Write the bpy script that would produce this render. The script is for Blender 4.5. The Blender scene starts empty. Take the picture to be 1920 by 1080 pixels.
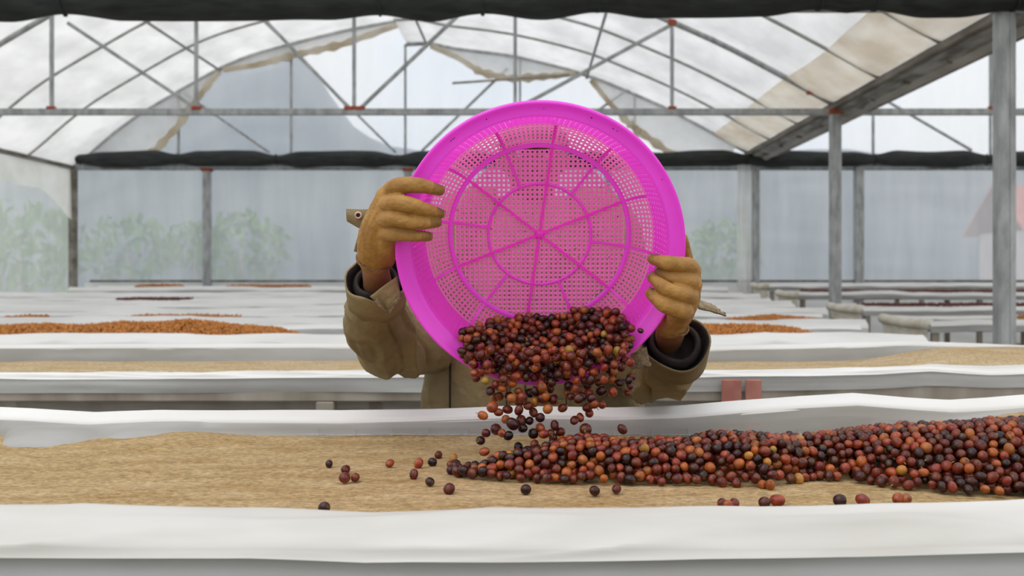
import bpy, bmesh, math, random
import numpy as np
from mathutils import Vector, Matrix, Euler, noise

random.seed(11)
RNG = np.random.default_rng(11)
S = bpy.context.scene
COL = S.collection

# ------------------------------------------------------------------ camera
CZ = 1.176                      # eye height
F = 1867.0                      # focal length in pixels of the 1920 frame
VX, VY = 990.0, 515.0           # where the level view axis meets the picture
cam_d = bpy.data.cameras.new('camera')
cam = bpy.data.objects.new('camera', cam_d)
COL.objects.link(cam)
cam.location = (0, 0, CZ)
cam.rotation_euler = (math.pi / 2, 0, 0)
cam_d.sensor_width = 36
cam_d.lens = 36 * F / 1920
cam_d.shift_x = -(VX - 960) / 1920
cam_d.shift_y = (VY - 540) / 1920
cam_d.clip_end = 2000
cam_d.dof.use_dof = True
cam_d.dof.focus_distance = 1.97
cam_d.dof.aperture_fstop = 5.0
S.camera = cam

# ------------------------------------------------------------------ sky
W = bpy.data.worlds.new('overcast_sky')
S.world = W
W.use_nodes = True
nt = W.node_tree
nt.nodes.clear()
o_ = nt.nodes.new('ShaderNodeOutputWorld')
bg = nt.nodes.new('ShaderNodeBackground')
tc = nt.nodes.new('ShaderNodeTexCoord')
nz = nt.nodes.new('ShaderNodeTexNoise')
nz.inputs['Scale'].default_value = 2.6
nz.inputs['Detail'].default_value = 5
rp = nt.nodes.new('ShaderNodeValToRGB')
rp.color_ramp.elements[0].position = 0.36
rp.color_ramp.elements[0].color = (0.74, 0.83, 0.95, 1)
rp.color_ramp.elements[1].position = 0.56
rp.color_ramp.elements[1].color = (1.0, 1.0, 1.0, 1)
nt.links.new(tc.outputs['Generated'], nz.inputs['Vector'])
nt.links.new(nz.outputs['Fac'], rp.inputs['Fac'])
nt.links.new(rp.outputs['Color'], bg.inputs['Color'])
bg.inputs['Strength'].default_value = 1.35
nt.links.new(bg.outputs[0], o_.inputs['Surface'])

sun_d = bpy.data.lights.new('veiled_sun', 'SUN')
sun_d.energy = 0.9
sun_d.angle = math.radians(50)
sun_d.color = (1.0, 0.93, 0.82)
sun = bpy.data.objects.new('veiled_sun', sun_d)
COL.objects.link(sun)
sun.location = (-5, 5, 20)
sun.rotation_euler = Euler((math.radians(20), math.radians(-25), 0))

S.view_settings.view_transform = 'Standard'
S.view_settings.look = 'None'
S.view_settings.gamma = 1
S.view_settings.use_curve_mapping = False
S.view_settings.exposure = 0.08


# ------------------------------------------------------------------ helpers
def P(px, py, d):
    return Vector(((px - VX) * d / F, d, CZ + (VY - py) * d / F))


def pl(pts, x):                  # piecewise linear lookup
    if x <= pts[0][0]:
        return pts[0][1]
    for (a, b), (c, e) in zip(pts, pts[1:]):
        if x <= c:
            return b + (e - b) * (x - a) / (c - a)
    return pts[-1][1]


def ss(a, b, x):
    t = max(0.0, min(1.0, (x - a) / (b - a)))
    return t * t * (3 - 2 * t)


def nz3(x, y=0.0, z=0.0):
    return noise.noise(Vector((x, y, z)))


def tag(o, label, cat, group=None, kind=None):
    o['label'] = label
    if cat:
        o['category'] = cat
    if group:
        o['group'] = group
    if kind:
        o['kind'] = kind
    return o


def empty(name, loc=(0, 0, 0)):
    e = bpy.data.objects.new(name, None)
    e.empty_display_size = 0.1
    e.location = loc
    COL.objects.link(e)
    return e


def mesh_obj(name, me, mat=None, parent=None, smooth=True):
    if mat is not None and len(me.materials) == 0:
        me.materials.append(mat)
    if smooth:
        me.polygons.foreach_set('use_smooth', [True] * len(me.polygons))
    o = bpy.data.objects.new(name, me)
    COL.objects.link(o)
    if parent is not None:
        o.parent = parent
        o.matrix_parent_inverse = Matrix.Translation(-parent.location) if parent.type == 'EMPTY' else Matrix()
    return o


def from_bm(name, bm, mat=None, parent=None, smooth=True, recalc=True):
    if recalc:
        bmesh.ops.recalc_face_normals(bm, faces=bm.faces)
    me = bpy.data.meshes.new(name)
    bm.to_mesh(me)
    bm.free()
    return mesh_obj(name, me, mat, parent, smooth)


def add_box(bm, c, s, rot=None, bev=0.0):
    r = bmesh.ops.create_cube(bm, size=1)
    vs = r['verts']
    for v in vs:
        v.co = Vector((v.co.x * s[0], v.co.y * s[1], v.co.z * s[2]))
    if bev > 0:
        es = list({e for v in vs for e in v.link_edges})
        rb = bmesh.ops.bevel(bm, geom=es, offset=bev, segments=1, affect='EDGES')
        vs = list({v for f in rb['faces'] for v in f.verts} | {v for v in vs if v.is_valid})
    for v in vs:
        if rot is not None:
            v.co = rot @ v.co
        v.co += Vector(c)


def catmull(pts, rad, sub):
    P_, R_ = [], []
    n = len(pts)
    for i in range(n - 1):
        p0, p1, p2, p3 = pts[max(i - 1, 0)], pts[i], pts[i + 1], pts[min(i + 2, n - 1)]
        for k in range(sub):
            t = k / sub
            t2, t3 = t * t, t * t * t
            P_.append(0.5 * ((2 * p1) + (p2 - p0) * t + (2 * p0 - 5 * p1 + 4 * p2 - p3) * t2 + (3 * p1 - p0 - 3 * p2 + p3) * t3))
            R_.append(rad[i] + (rad[i + 1] - rad[i]) * (t * t * (3 - 2 * t)))
    P_.append(pts[-1])
    R_.append(rad[-1])
    return P_, R_


def add_tube(bm, pts, rad, seg=8, cap=True, sub=1, fn=None, flat=None, round_cap=False):
    pts = [Vector(p) for p in pts]
    if not hasattr(rad, '__len__'):
        rad = [rad] * len(pts)
    if sub > 1:
        pts, rad = catmull(pts, list(rad), sub)
    if round_cap:
        a = (pts[0] - pts[1]).normalized()
        b = (pts[-1] - pts[-2]).normalized()
        pre = [(pts[0] + a * rad[0] * math.sin(t), rad[0] * math.cos(t)) for t in (1.45, 1.0, 0.5)]
        post = [(pts[-1] + b * rad[-1] * math.sin(t), rad[-1] * math.cos(t)) for t in (0.5, 1.0, 1.45)]
        pts = [p for p, r in pre] + list(pts) + [p for p, r in post]
        rad = [r for p, r in pre] + list(rad) + [r for p, r in post]
    n = len(pts)
    tan = [(pts[min(i + 1, n - 1)] - pts[max(i - 1, 0)]).normalized() for i in range(n)]
    ref = Vector((0, 0, 1)) if abs(tan[0].z) < 0.9 else Vector((0, 1, 0))
    u = tan[0].cross(ref).normalized()
    rings = []
    for i in range(n):
        t = tan[i]
        u = (u - t * u.dot(t)).normalized()
        v = t.cross(u)
        ring = []
        for k in range(seg):
            a = 2 * math.pi * k / seg
            r = rad[i]
            if fn:
                r = fn(i, a, r, pts[i])
            ring.append(bm.verts.new(pts[i] + u * math.cos(a) * r + v * math.sin(a) * r * (flat or 1)))
        rings.append(ring)
    for i in range(n - 1):
        for k in range(seg):
            bm.faces.new((rings[i][k], rings[i][(k + 1) % seg], rings[i + 1][(k + 1) % seg], rings[i + 1][k]))
    if cap:
        bm.faces.new(rings[0][::-1])
        bm.faces.new(rings[-1])
    return rings


def tube(name, pts, rad, mat, parent=None, seg=8, **k):
    bm = bmesh.new()
    add_tube(bm, pts, rad, seg, **k)
    return from_bm(name, bm, mat, parent)


def box(name, c, s, mat, parent=None, rot=None, bev=0.0):
    bm = bmesh.new()
    add_box(bm, c, s, rot, bev)
    return from_bm(name, bm, mat, parent, smooth=False)


def beam(name, a, b, w, mat, parent=None, h=None):
    a, b = Vector(a), Vector(b)
    d = b - a
    rot = d.to_track_quat('Z', 'Y').to_matrix()
    return box(name, (a + b) / 2, (w, h or w, d.length), mat, parent, rot, bev=w * 0.08)


def grid(name, fn, nu, nv, mat, parent=None, thick=0.0):
    verts = [fn(i / nu, j / nv) for i in range(nu + 1) for j in range(nv + 1)]
    faces = []
    for i in range(nu):
        for j in range(nv):
            a = i * (nv + 1) + j
            faces.append((a, a + 1, a + nv + 2, a + nv + 1))
    me = bpy.data.meshes.new(name)
    me.from_pydata([tuple(v) for v in verts], [], faces)
    o = mesh_obj(name, me, mat, parent)
    if thick:
        m = o.modifiers.new('thickness', 'SOLIDIFY')
        m.thickness = thick
        m.offset = 0
    return o


def remesh(bm, voxel, smooth=6, factor=0.5):
    me = bpy.data.meshes.new('tmp')
    bmesh.ops.recalc_face_normals(bm, faces=bm.faces)
    bm.to_mesh(me)
    bm.free()
    o = bpy.data.objects.new('tmp', me)
    COL.objects.link(o)
    m = o.modifiers.new('r', 'REMESH')
    m.mode = 'VOXEL'
    m.voxel_size = voxel
    if smooth:
        s = o.modifiers.new('s', 'SMOOTH')
        s.factor = factor
        s.iterations = smooth
    dg = bpy.context.evaluated_depsgraph_get()
    out = bpy.data.meshes.new_from_object(o.evaluated_get(dg))
    bpy.data.objects.remove(o)
    bpy.data.meshes.remove(me)
    return out


def displace(me, fn):
    me.update()
    n = len(me.vertices)
    co = [v.co.copy() for v in me.vertices]
    nm = [v.normal.copy() for v in me.vertices]
    for i in range(n):
        me.vertices[i].co = co[i] + nm[i] * fn(co[i], nm[i])
    me.update()


# ------------------------------------------------------------------ materials
MATS = {}


def nodes_of(name):
    m = bpy.data.materials.new(name)
    m.use_nodes = True
    t = m.node_tree
    t.nodes.clear()
    out = t.nodes.new('ShaderNodeOutputMaterial')
    return m, t, out


def N(t, typ, **kw):
    n = t.nodes.new(typ)
    for k, v in kw.items():
        n.inputs[k.replace('_', ' ')].default_value = v
    return n


def coords(t, scale=(1, 1, 1)):
    g = t.nodes.new('ShaderNodeTexCoord')
    mp = t.nodes.new('ShaderNodeMapping')
    mp.inputs['Scale'].default_value = scale
    t.links.new(g.outputs['Object'], mp.inputs['Vector'])
    return mp.outputs['Vector']


def ramp(t, fac, c0, c1, p0=0.35, p1=0.65):
    r = t.nodes.new('ShaderNodeValToRGB')
    r.color_ramp.elements[0].position = p0
    r.color_ramp.elements[0].color = (*c0, 1)
    r.color_ramp.elements[1].position = p1
    r.color_ramp.elements[1].color = (*c1, 1)
    t.links.new(fac, r.inputs['Fac'])
    return r.outputs['Color']


def noisy(name, c0, c1, scale=8, stretch=(1, 1, 1), rough=0.6, metal=0.0, bump=0.0, bscale=None, spec=0.5, coat=0.0,
          trans=0.0, alpha=0.0, detail=4, p0=0.35, p1=0.65):
    """mottled surface: noise colour, optional relief, a share of light passing through"""
    m, t, out = nodes_of(name)
    v = coords(t, stretch)
    n = N(t, 'ShaderNodeTexNoise', Scale=scale, Detail=detail)
    t.links.new(v, n.inputs['Vector'])
    c = ramp(t, n.outputs['Fac'], c0, c1, p0, p1)
    b = N(t, 'ShaderNodeBsdfPrincipled', Roughness=rough, Metallic=metal)
    b.inputs['Specular IOR Level'].default_value = spec
    b.inputs['Coat Weight'].default_value = coat
    t.links.new(c, b.inputs['Base Color'])
    if bump:
        n2 = N(t, 'ShaderNodeTexNoise', Scale=bscale or scale * 4, Detail=5)
        t.links.new(v, n2.inputs['Vector'])
        bp = N(t, 'ShaderNodeBump', Strength=bump, Distance=0.01)
        t.links.new(n2.outputs['Fac'], bp.inputs['Height'])
        t.links.new(bp.outputs['Normal'], b.inputs['Normal'])
    s = b.outputs[0]
    if trans:
        tr = N(t, 'ShaderNodeBsdfTranslucent')
        t.links.new(c, tr.inputs['Color'])
        mx = N(t, 'ShaderNodeMixShader', Fac=trans)
        t.links.new(s, mx.inputs[1])
        t.links.new(tr.outputs[0], mx.inputs[2])
        s = mx.outputs[0]
    if alpha:
        tp = N(t, 'ShaderNodeBsdfTransparent')
        mx = N(t, 'ShaderNodeMixShader', Fac=alpha)
        t.links.new(s, mx.inputs[1])
        t.links.new(tp.outputs[0], mx.inputs[2])
        s = mx.outputs[0]
    t.links.new(s, out.inputs['Surface'])
    return m


film_roof = noisy('roof_film', (0.64, 0.63, 0.625), (0.86, 0.85, 0.84), 1.8, (1, 0.6, 1), 0.5, trans=0.60, alpha=0.10, spec=0.2, bump=0.15, bscale=3)
film_wall = noisy('wall_film', (0.74, 0.76, 0.77), (0.90, 0.91, 0.91), 1.2, (2.2, 2.2, 0.35), 0.4, trans=0.55, alpha=0.40, spec=0.3)
film_gable = noisy('gable_film', (0.80, 0.83, 0.86), (0.92, 0.93, 0.95), 1.2, (2, 2, 0.4), 0.4, trans=0.7, alpha=0.66, spec=0.2)
film_old = noisy('old_film', (0.70, 0.60, 0.46), (0.90, 0.85, 0.75), 2.5, (1, 0.6, 1), 0.6, trans=0.75, alpha=0.12, spec=0.2, bump=0.3, bscale=9)
film_flap = noisy('flap_film', (0.82, 0.79, 0.74), (0.93, 0.91, 0.88), 2.5, (1, 1, 1), 0.6, trans=0.8, alpha=0.25, spec=0.2, bump=0.3, bscale=7)
steel = noisy('galvanised_steel', (0.26, 0.27, 0.27), (0.42, 0.43, 0.43), 14, (1, 1, 0.35), 0.5, metal=0.25, bump=0.05)
steel_thin = noisy('thin_steel', (0.30, 0.30, 0.28), (0.42, 0.42, 0.40), 10, (1, 1, 1), 0.55, metal=0.2)
rust = noisy('red_oxide', (0.25, 0.045, 0.02), (0.42, 0.09, 0.04), 20, rough=0.8)
dark_steel = noisy('stained_steel', (0.10, 0.085, 0.065), (0.24, 0.22, 0.19), 6, (1, 0.3, 1), 0.7)
gutter_m = noisy('gutter_sheet', (0.16, 0.15, 0.13), (0.42, 0.41, 0.39), 3.5, (2.5, 0.6, 2.5), 0.6, trans=0.25, bump=0.4, bscale=8)
black_cloth = noisy('black_shade_cloth', (0.006, 0.008, 0.008), (0.022, 0.026, 0.024), 9, (0.4, 2, 2), 0.75, bump=0.5, bscale=22)
net_front = noisy('front_netting', (0.59, 0.57, 0.53), (0.735, 0.725, 0.70), 3.0, (0.5, 2, 2), 0.85, trans=0.22, alpha=0.02, spec=0.1, bump=0.3, bscale=6)
net_white = noisy('white_netting', (0.80, 0.79, 0.77), (0.90, 0.90, 0.89), 3.0, (0.5, 2, 2), 0.85, trans=0.22, alpha=0.04, spec=0.1, bump=0.25, bscale=7)  # colour whiter than the front cloth, in place of stronger light at the back
net_shade = noisy('shade_grey_netting', (0.40, 0.40, 0.385), (0.54, 0.545, 0.54), 4.0, (0.5, 2, 2), 0.85, trans=0.2, alpha=0.22, spec=0.1, bump=0.35, bscale=10)  # white netting with the dimness of its upright faces put into the colour
net_skirt = noisy('hanging_netting', (0.24, 0.21, 0.18), (0.40, 0.37, 0.33), 3.0, (0.6, 2, 2), 0.9, trans=0.2, alpha=0.35, spec=0.1, bump=0.35, bscale=6)
net_mid = noisy('shaded_netting', (0.50, 0.49, 0.47), (0.64, 0.635, 0.62), 3.0, (0.5, 2, 2), 0.85, trans=0.2, alpha=0.1, spec=0.1, bump=0.3, bscale=8)  # shading between the far rows put into the cloth colour
net_cream = noisy('cream_netting', (0.66, 0.60, 0.48), (0.80, 0.77, 0.69), 3.0, (0.4, 2, 2), 0.85, trans=0.15, spec=0.1, bump=0.25, bscale=12)
ground_m = noisy('packed_earth', (0.16, 0.14, 0.11), (0.30, 0.27, 0.23), 3, rough=0.95, bump=0.3)
outside_m = noisy('meadow', (0.10, 0.15, 0.07), (0.22, 0.27, 0.14), 0.3, rough=0.95)
hill_m = noisy('haze_blue_hill', (0.070, 0.095, 0.120), (0.15, 0.18, 0.20), 0.05, rough=1.0, spec=0.0)  # blue of distant haze mixed into the forest colour
leaf_m = noisy('shrub_leaves', (0.05, 0.16, 0.03), (0.20, 0.38, 0.10), 3, rough=0.8, trans=0.2)
brick_m = noisy('red_leg_paint', (0.30, 0.11, 0.085), (0.40, 0.17, 0.135), 12, rough=0.85)
wood_m = noisy('weathered_wood', (0.20, 0.17, 0.13), (0.36, 0.32, 0.27), 6, (1, 1, 0.2), 0.85, bump=0.3)
roof_red = noisy('rusty_roof', (0.45, 0.10, 0.07), (0.60, 0.20, 0.15), 3, rough=0.8)
plaster = noisy('pale_plaster', (0.62, 0.52, 0.50), (0.72, 0.62, 0.60), 3, rough=0.9)
jacket_m = noisy('khaki_canvas', (0.155, 0.113, 0.050), (0.27, 0.205, 0.105), 5, (1, 1, 1), 0.75, bump=0.35, bscale=60, spec=0.25)
jacket_edge = noisy('frayed_canvas', (0.20, 0.15, 0.08), (0.34, 0.27, 0.17), 60, rough=0.9, bump=0.6, bscale=220)
lining_m = noisy('dark_brown_lining', (0.012, 0.007, 0.006), (0.030, 0.019, 0.016), 18, rough=0.85, bump=0.3, bscale=80)
glove_m = noisy('tan_glove', (0.24, 0.115, 0.024), (0.42, 0.22, 0.055), 26, rough=0.55, bump=0.25, bscale=120, spec=0.35, p0=0.25, p1=0.75)
glove_stitch = noisy('glove_hem', (0.13, 0.06, 0.015), (0.22, 0.11, 0.035), 90, rough=0.7, bump=0.6, bscale=300)
dot_m = noisy('rubber_dots', (0.09, 0.045, 0.012), (0.14, 0.07, 0.02), 30, rough=0.5)
skin_m = noisy('brown_skin', (0.17, 0.070, 0.030), (0.25, 0.11, 0.055), 16, rough=0.5, bump=0.1, bscale=90)
trouser_m = noisy('dark_trousers', (0.03, 0.035, 0.045), (0.06, 0.065, 0.08), 10, rough=0.9, bump=0.2)
boot_m = noisy('rubber_boots', (0.01, 0.01, 0.01), (0.03, 0.03, 0.03), 8, rough=0.4)
hat_m = noisy('cap_cloth', (0.10, 0.065, 0.05), (0.16, 0.11, 0.09), 20, rough=0.9, bump=0.3)
eye_white = noisy('eye_white', (0.7, 0.7, 0.68), (0.8, 0.8, 0.78), 10, rough=0.2)
eye_dark = noisy('eye_dark', (0.01, 0.006, 0.004), (0.02, 0.012, 0.01), 10, rough=0.2)
lip_m = noisy('lip_skin', (0.14, 0.05, 0.04), (0.18, 0.07, 0.06), 20, rough=0.5)
hair_m = noisy('black_hair', (0.006, 0.005, 0.005), (0.015, 0.012, 0.01), 60, rough=0.6, bump=0.5)
brass = noisy('snap_metal', (0.45, 0.30, 0.22), (0.62, 0.45, 0.36), 40, rough=0.35, metal=0.7)
wire_m = noisy('wire', (0.30, 0.34, 0.38), (0.5, 0.53, 0.55), 40, rough=0.4, metal=0.5)
orange_m = noisy('dried_husk', (0.30, 0.095, 0.014), (0.56, 0.23, 0.045), 40, rough=0.75)
redbed_m = noisy('dried_red_cherry', (0.07, 0.020, 0.014), (0.16, 0.05, 0.035), 40, rough=0.75)
stem_m = noisy('cherry_stem', (0.20, 0.16, 0.04), (0.34, 0.28, 0.09), 80, rough=0.7)
leafy_debris = noisy('dark_speck', (0.01, 0.006, 0.006), (0.03, 0.015, 0.012), 30, rough=0.8)


def beige_net(name, ca, cb):
    """woven sacking net: fine cross-wise threads, mottled tan"""
    m, t, out = nodes_of(name)
    v = coords(t, (1, 3.2, 1))
    n1 = N(t, 'ShaderNodeTexNoise', Scale=5, Detail=4)
    n2 = N(t, 'ShaderNodeTexNoise', Scale=75, Detail=6, Roughness=0.75)
    v2 = coords(t, (1, 1.6, 1))
    t.links.new(v, n1.inputs['Vector'])
    t.links.new(v2, n2.inputs['Vector'])
    c1 = ramp(t, n1.outputs['Fac'], ca, cb, 0.3, 0.7)
    c2 = ramp(t, n2.outputs['Fac'], (0.45, 0.42, 0.38), (1.15, 1.12, 1.05), 0.33, 0.66)
    mx = t.nodes.new('ShaderNodeMix')
    mx.data_type = 'RGBA'
    mx.blend_type = 'MULTIPLY'
    mx.inputs[0].default_value = 1.0
    t.links.new(c1, mx.inputs[6])
    t.links.new(c2, mx.inputs[7])
    b = N(t, 'ShaderNodeBsdfPrincipled', Roughness=0.9)
    b.inputs['Specular IOR Level'].default_value = 0.1
    t.links.new(mx.outputs[2], b.inputs['Base Color'])
    bp = N(t, 'ShaderNodeBump', Strength=0.9, Distance=0.006)
    t.links.new(n2.outputs['Fac'], bp.inputs['Height'])
    t.links.new(bp.outputs['Normal'], b.inputs['Normal'])
    t.links.new(b.outputs[0], out.inputs['Surface'])
    return m


net_tan = beige_net('tan_netting', (0.47, 0.32, 0.15), (0.64, 0.49, 0.29))
net_pale = beige_net('pale_tan_netting', (0.56, 0.41, 0.23), (0.70, 0.58, 0.41))


def pink_plastic(name, col, rough, trans):
    m, t, out = nodes_of(name)
    v = coords(t)
    n = N(t, 'ShaderNodeTexNoise', Scale=12, Detail=3)
    t.links.new(v, n.inputs['Vector'])
    c = ramp(t, n.outputs['Fac'], tuple(x * 0.92 for x in col), col, 0.3, 0.7)
    b = N(t, 'ShaderNodeBsdfPrincipled', Roughness=rough)
    t.links.new(c, b.inputs['Base Color'])
    tr = N(t, 'ShaderNodeBsdfTranslucent')
    t.links.new(c, tr.inputs['Color'])
    mx = N(t, 'ShaderNodeMixShader', Fac=trans)
    t.links.new(b.outputs[0], mx.inputs[1])
    t.links.new(tr.outputs[0], mx.inputs[2])
    t.links.new(mx.outputs[0], out.inputs['Surface'])
    return m


pink = pink_plastic('pink_plastic', (1.0, 0.09, 0.86), 0.30, 0.38)
pink_rib = pink_plastic('pink_plastic_rib', (1.0, 0.07, 0.78), 0.32, 0.45)
pink_mesh = pink_plastic('pink_plastic_mesh', (1.0, 0.26, 0.66), 0.22, 0.45)


def cherry_material():
    m, t, out = nodes_of('coffee_cherry_skin')
    a = t.nodes.new('ShaderNodeAttribute')
    a.attribute_name = 'Col'
    v = coords(t)
    n = N(t, 'ShaderNodeTexNoise', Scale=90, Detail=3)
    t.links.new(v, n.inputs['Vector'])
    c2 = ramp(t, n.outputs['Fac'], (0.62, 0.60, 0.6), (1.3, 1.2, 1.1), 0.3, 0.7)
    mx = t.nodes.new('ShaderNodeMix')
    mx.data_type = 'RGBA'
    mx.blend_type = 'MULTIPLY'
    mx.inputs[0].default_value = 1.0
    t.links.new(a.outputs['Color'], mx.inputs[6])
    t.links.new(c2, mx.inputs[7])
    b = N(t, 'ShaderNodeBsdfPrincipled', Roughness=0.24)
    b.inputs['Specular IOR Level'].default_value = 0.36
    t.links.new(mx.outputs[2], b.inputs['Base Color'])
    t.links.new(b.outputs[0], out.inputs['Surface'])
    return m


cherry_m = cherry_material()

# ================================================================== SETTING
BACK = 17.0
K = BACK / F


def prof(px, py):
    return ((px - VX) * K, (VY - py) * K)


LEFT = [prof(*p) for p in ((138, 315), (165, 293), (205, 258), (255, 220), (335, 172), (410, 130), (470, 105), (547, 83), (640, 60), (755, 38))]
RIGHT = [prof(*p) for p in ((762, 83), (803, 82), (853, 92), (960, 106), (1073, 133), (1140, 157), (1240, 200), (1320, 241), (1400, 285))]
XL, XG = LEFT[0][0], RIGHT[-1][0]          # left wall, gutter edge
GX0, GX1 = XG + 0.02, XG + 0.40
BAY2 = [(x - XL + GX1 + 0.02, z + 0.27) for x, z in LEFT]
BAY2R = [(x - XL + GX1 + 0.02, z + 0.27) for x, z in RIGHT]
XR = BAY2[-1][0]
XE = BAY2R[-1][0]                          # far right wall


def arch_z(x):
    return CZ + (pl(LEFT, x) if x < -2.1 else pl(RIGHT, x) if x < XG else pl(BAY2, x) if x < XR else pl(BAY2R, x))


# floor and land outside
grid('floor', lambda u, v: (-7.8 + 24 * u, -4 + 21.2 * v, 0.01 * nz3(u * 20, v * 20)), 60, 60, ground_m)['kind'] = 'structure'
bpy.data.objects['floor']['label'] = 'packed grey brown earth floor under the drying beds'


def land(u, v):
    x = (u - 0.5) * 900
    y = 17.5 + 480 * v ** 1.6
    px = VX + x * F / max(y, 1)
    ridge = pl([(-2500, 260), (-600, 300), (0, 318), (200, 250), (330, 195), (420, 140), (500, 112), (545, 104), (590, 150), (650, 240), (720, 285),
                (850, 300), (1000, 285), (1200, 315), (1500, 300), (1700, 300), (1920, 305), (4000, 300)], px)
    zr = (VY - ridge) / F * 330
    up = ss(60, 330, y) * (1 - 0.35 * ss(330, 480, y))
    return (x, y, -0.6 + zr * up + up * 4.5 * nz3(x * 0.03, y * 0.03) + 0.25 * nz3(x * 0.2, y * 0.2))


hl = grid('ground', land, 180, 90, hill_m)
hl['kind'] = 'structure'
hl['label'] = 'haze tinted forested hills beyond the rear plastic wall'
for nm, fn in (('ground', lambda u, v: (-230 + 222 * u, -40 + 57.4 * v, -0.05)), ('ground', lambda u, v: (-8 + 130 * u, -40 + 36 * v, -0.02))):
    g = grid(nm, fn, 8, 8, outside_m)
    g['kind'] = 'structure'

mm, mt, mo = nodes_of('mist')
vs_ = mt.nodes.new('ShaderNodeVolumeScatter')
vs_.inputs['Color'].default_value = (0.97, 0.985, 1.0, 1)
vs_.inputs['Density'].default_value = 0.0032
mt.links.new(vs_.outputs[0], mo.inputs['Volume'])
mist = box('hill_mist', (0, 205, 37), (880, 270, 78), mm)
S.cycles.volume_bounces = 4
tag(mist, 'white mist hanging over the hills outside', 'mist', kind='stuff')

# back wall film, gable film, left wall film
ZE = CZ + LEFT[0][1]


def back_film(u, v):
    x = XL + (XE - XL) * u
    z = 0.0 + (CZ + 2.0) * v
    return (x, BACK + 0.06 + 0.02 * nz3(x * 1.3, 0, z * 0.5) + 0.008 * nz3(x * 6, 3, z * 1.2), z)


wb = grid('wall_back', back_film, 160, 12, film_wall)
wb['kind'] = 'structure'
wb['label'] = 'hazy clear plastic sheeting wall at the rear'


def gable(u, v):
    x = XL + (XG - XL) * u
    z0 = CZ + 2.0
    z1 = max(z0 + 0.01, arch_z(x) - 0.02)
    z = z0 + (z1 - z0) * v
    return (x, BACK + 0.07 + 0.012 * nz3(x * 2, 1, z), z)


gb = grid('wall_gable', gable, 120, 10, film_gable)
gb['kind'] = 'structure'
gb['label'] = 'clear plastic sheeting filling the rear arch'


def gable2(u, v):
    x = GX1 + (XE - GX1) * u
    z0 = CZ + 2.0
    z1 = max(z0 + 0.01, arch_z(x) - 0.02)
    return (x, BACK + 0.07 + 0.012 * nz3(x * 2, 1, v), z0 + (z1 - z0) * v)


gb = grid('wall_gable', gable2, 140, 10, film_gable)
gb['kind'] = 'structure'
gb['label'] = 'clear plastic sheeting filling the second rear arch'
wl = grid('wall_left', lambda u, v: (XL - 0.09 + 0.02 * nz3(u * 12, v * 2), -3 + 20 * u, ZE * v), 60, 10, film_wall)
wl['kind'] = 'structure'
wl['label'] = 'hazy plastic sheeting side wall at the left'


wr_ = grid('wall_right', lambda u, v: (XE + 0.05, 3.4 + 13.6 * u, (CZ + BAY2R[-1][1]) * v), 40, 8, film_wall)
wr_['kind'] = 'structure'
wr_['label'] = 'hazy plastic sheeting wall far to the right'


def valance(u, v):
    y = -3 + 20 * u
    d = 0.42 + 0.14 * nz3(y * 0.6, 2) + 0.45 * ss(15.6, 17, y)
    return (XL + 0.02 + 0.05 * v * (0.6 + nz3(y * 2, 5)), y, ZE - 0.03 - d * v)


va = grid('valance_film', valance, 90, 6, film_flap)
tag(va, 'loose white film valance hanging inside the left wall', 'plastic film')


sk = grid('rear_skirt_film', lambda u, v: (XL + 0.2 + (XR - XL) * u, BACK - 0.02 + 0.02 * nz3(u * 60, v), 0.01 + (CZ - 0.16) * v), 120, 6, net_white)
tag(sk, 'white sheet along the foot of the rear wall', 'plastic film')


# roof film
def roof_panel(name, pr, y0, y1, nv):
    def fn(u, v):
        s = u * (len(pr) - 1)
        i = min(int(s), len(pr) - 2)
        f = s - i
        x = pr[i][0] + (pr[i + 1][0] - pr[i][0]) * f
        z = pr[i][1] + (pr[i + 1][1] - pr[i][1]) * f
        y = y0 + (y1 - y0) * v
        ph = ((y - 17.0) / 1.6) % 1.0
        sag = 0.035 * math.sin(math.pi * ph) ** 2
        return (x, y, CZ + z + 0.035 - sag + 0.012 * nz3(x * 1.6, y * 1.1, 3))
    return grid(name, fn, (len(pr) - 1) * 6, nv, film_roof)


for i, (pr, lb) in enumerate(((LEFT, 'milky plastic film on the left slope of the roof'), (RIGHT, 'milky plastic film on the right slope of the roof'),
                              (BAY2, 'milky plastic film over the bay beyond the gutter'), (BAY2R, 'milky plastic film on the far slope beyond the gutter'))):
    c = roof_panel('ceiling', pr, 3.4, 17.05, 80)
    c['kind'] = 'structure'
    c['label'] = lb

# old beige double layer of film beside the gutter


def beige_strip(u, v):
    y = 6.8 + 10.2 * u
    x0 = 3.16 + 0.05 * nz3(y * 0.5, 9)
    x = x0 + (XG - 0.02 - x0) * v
    return (x, y, CZ + pl(RIGHT, x) + 0.0 - 0.02 * math.sin(math.pi * v) + 0.012 * nz3(x * 6, y * 3))


tag(grid('aged_film_strip', beige_strip, 80, 8, film_old), 'yellowed strip of old film along the gutter edge', 'plastic film')

# arches
names = {9.0: 'nearest', 10.6: 'second', 13.8: 'third', 15.4: 'fourth'}
for d in (9.0, 10.6, 13.8, 15.4):
    r = 0.021
    bm = bmesh.new()
    for pr in (LEFT, RIGHT):
        add_tube(bm, [(x, d, CZ + z) for x, z in pr], r, 8, sub=3)
    a = from_bm('roof_hoop', bm, steel_thin)
    tag(a, 'thin grey steel roof hoop, %s of the slender ones from the front' % names[d], 'roof hoop', 'slender roof hoops')
    bm = bmesh.new()
    for pr in (BAY2, BAY2R):
        add_tube(bm, [(x, d, CZ + z) for x, z in pr], r, 8, sub=3)
    a2 = from_bm('roof_hoop', bm, steel_thin)
    tag(a2, 'thin grey roof hoop beyond the gutter, %s from the front' % names[d], 'roof hoop', 'slender roof hoops')

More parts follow.
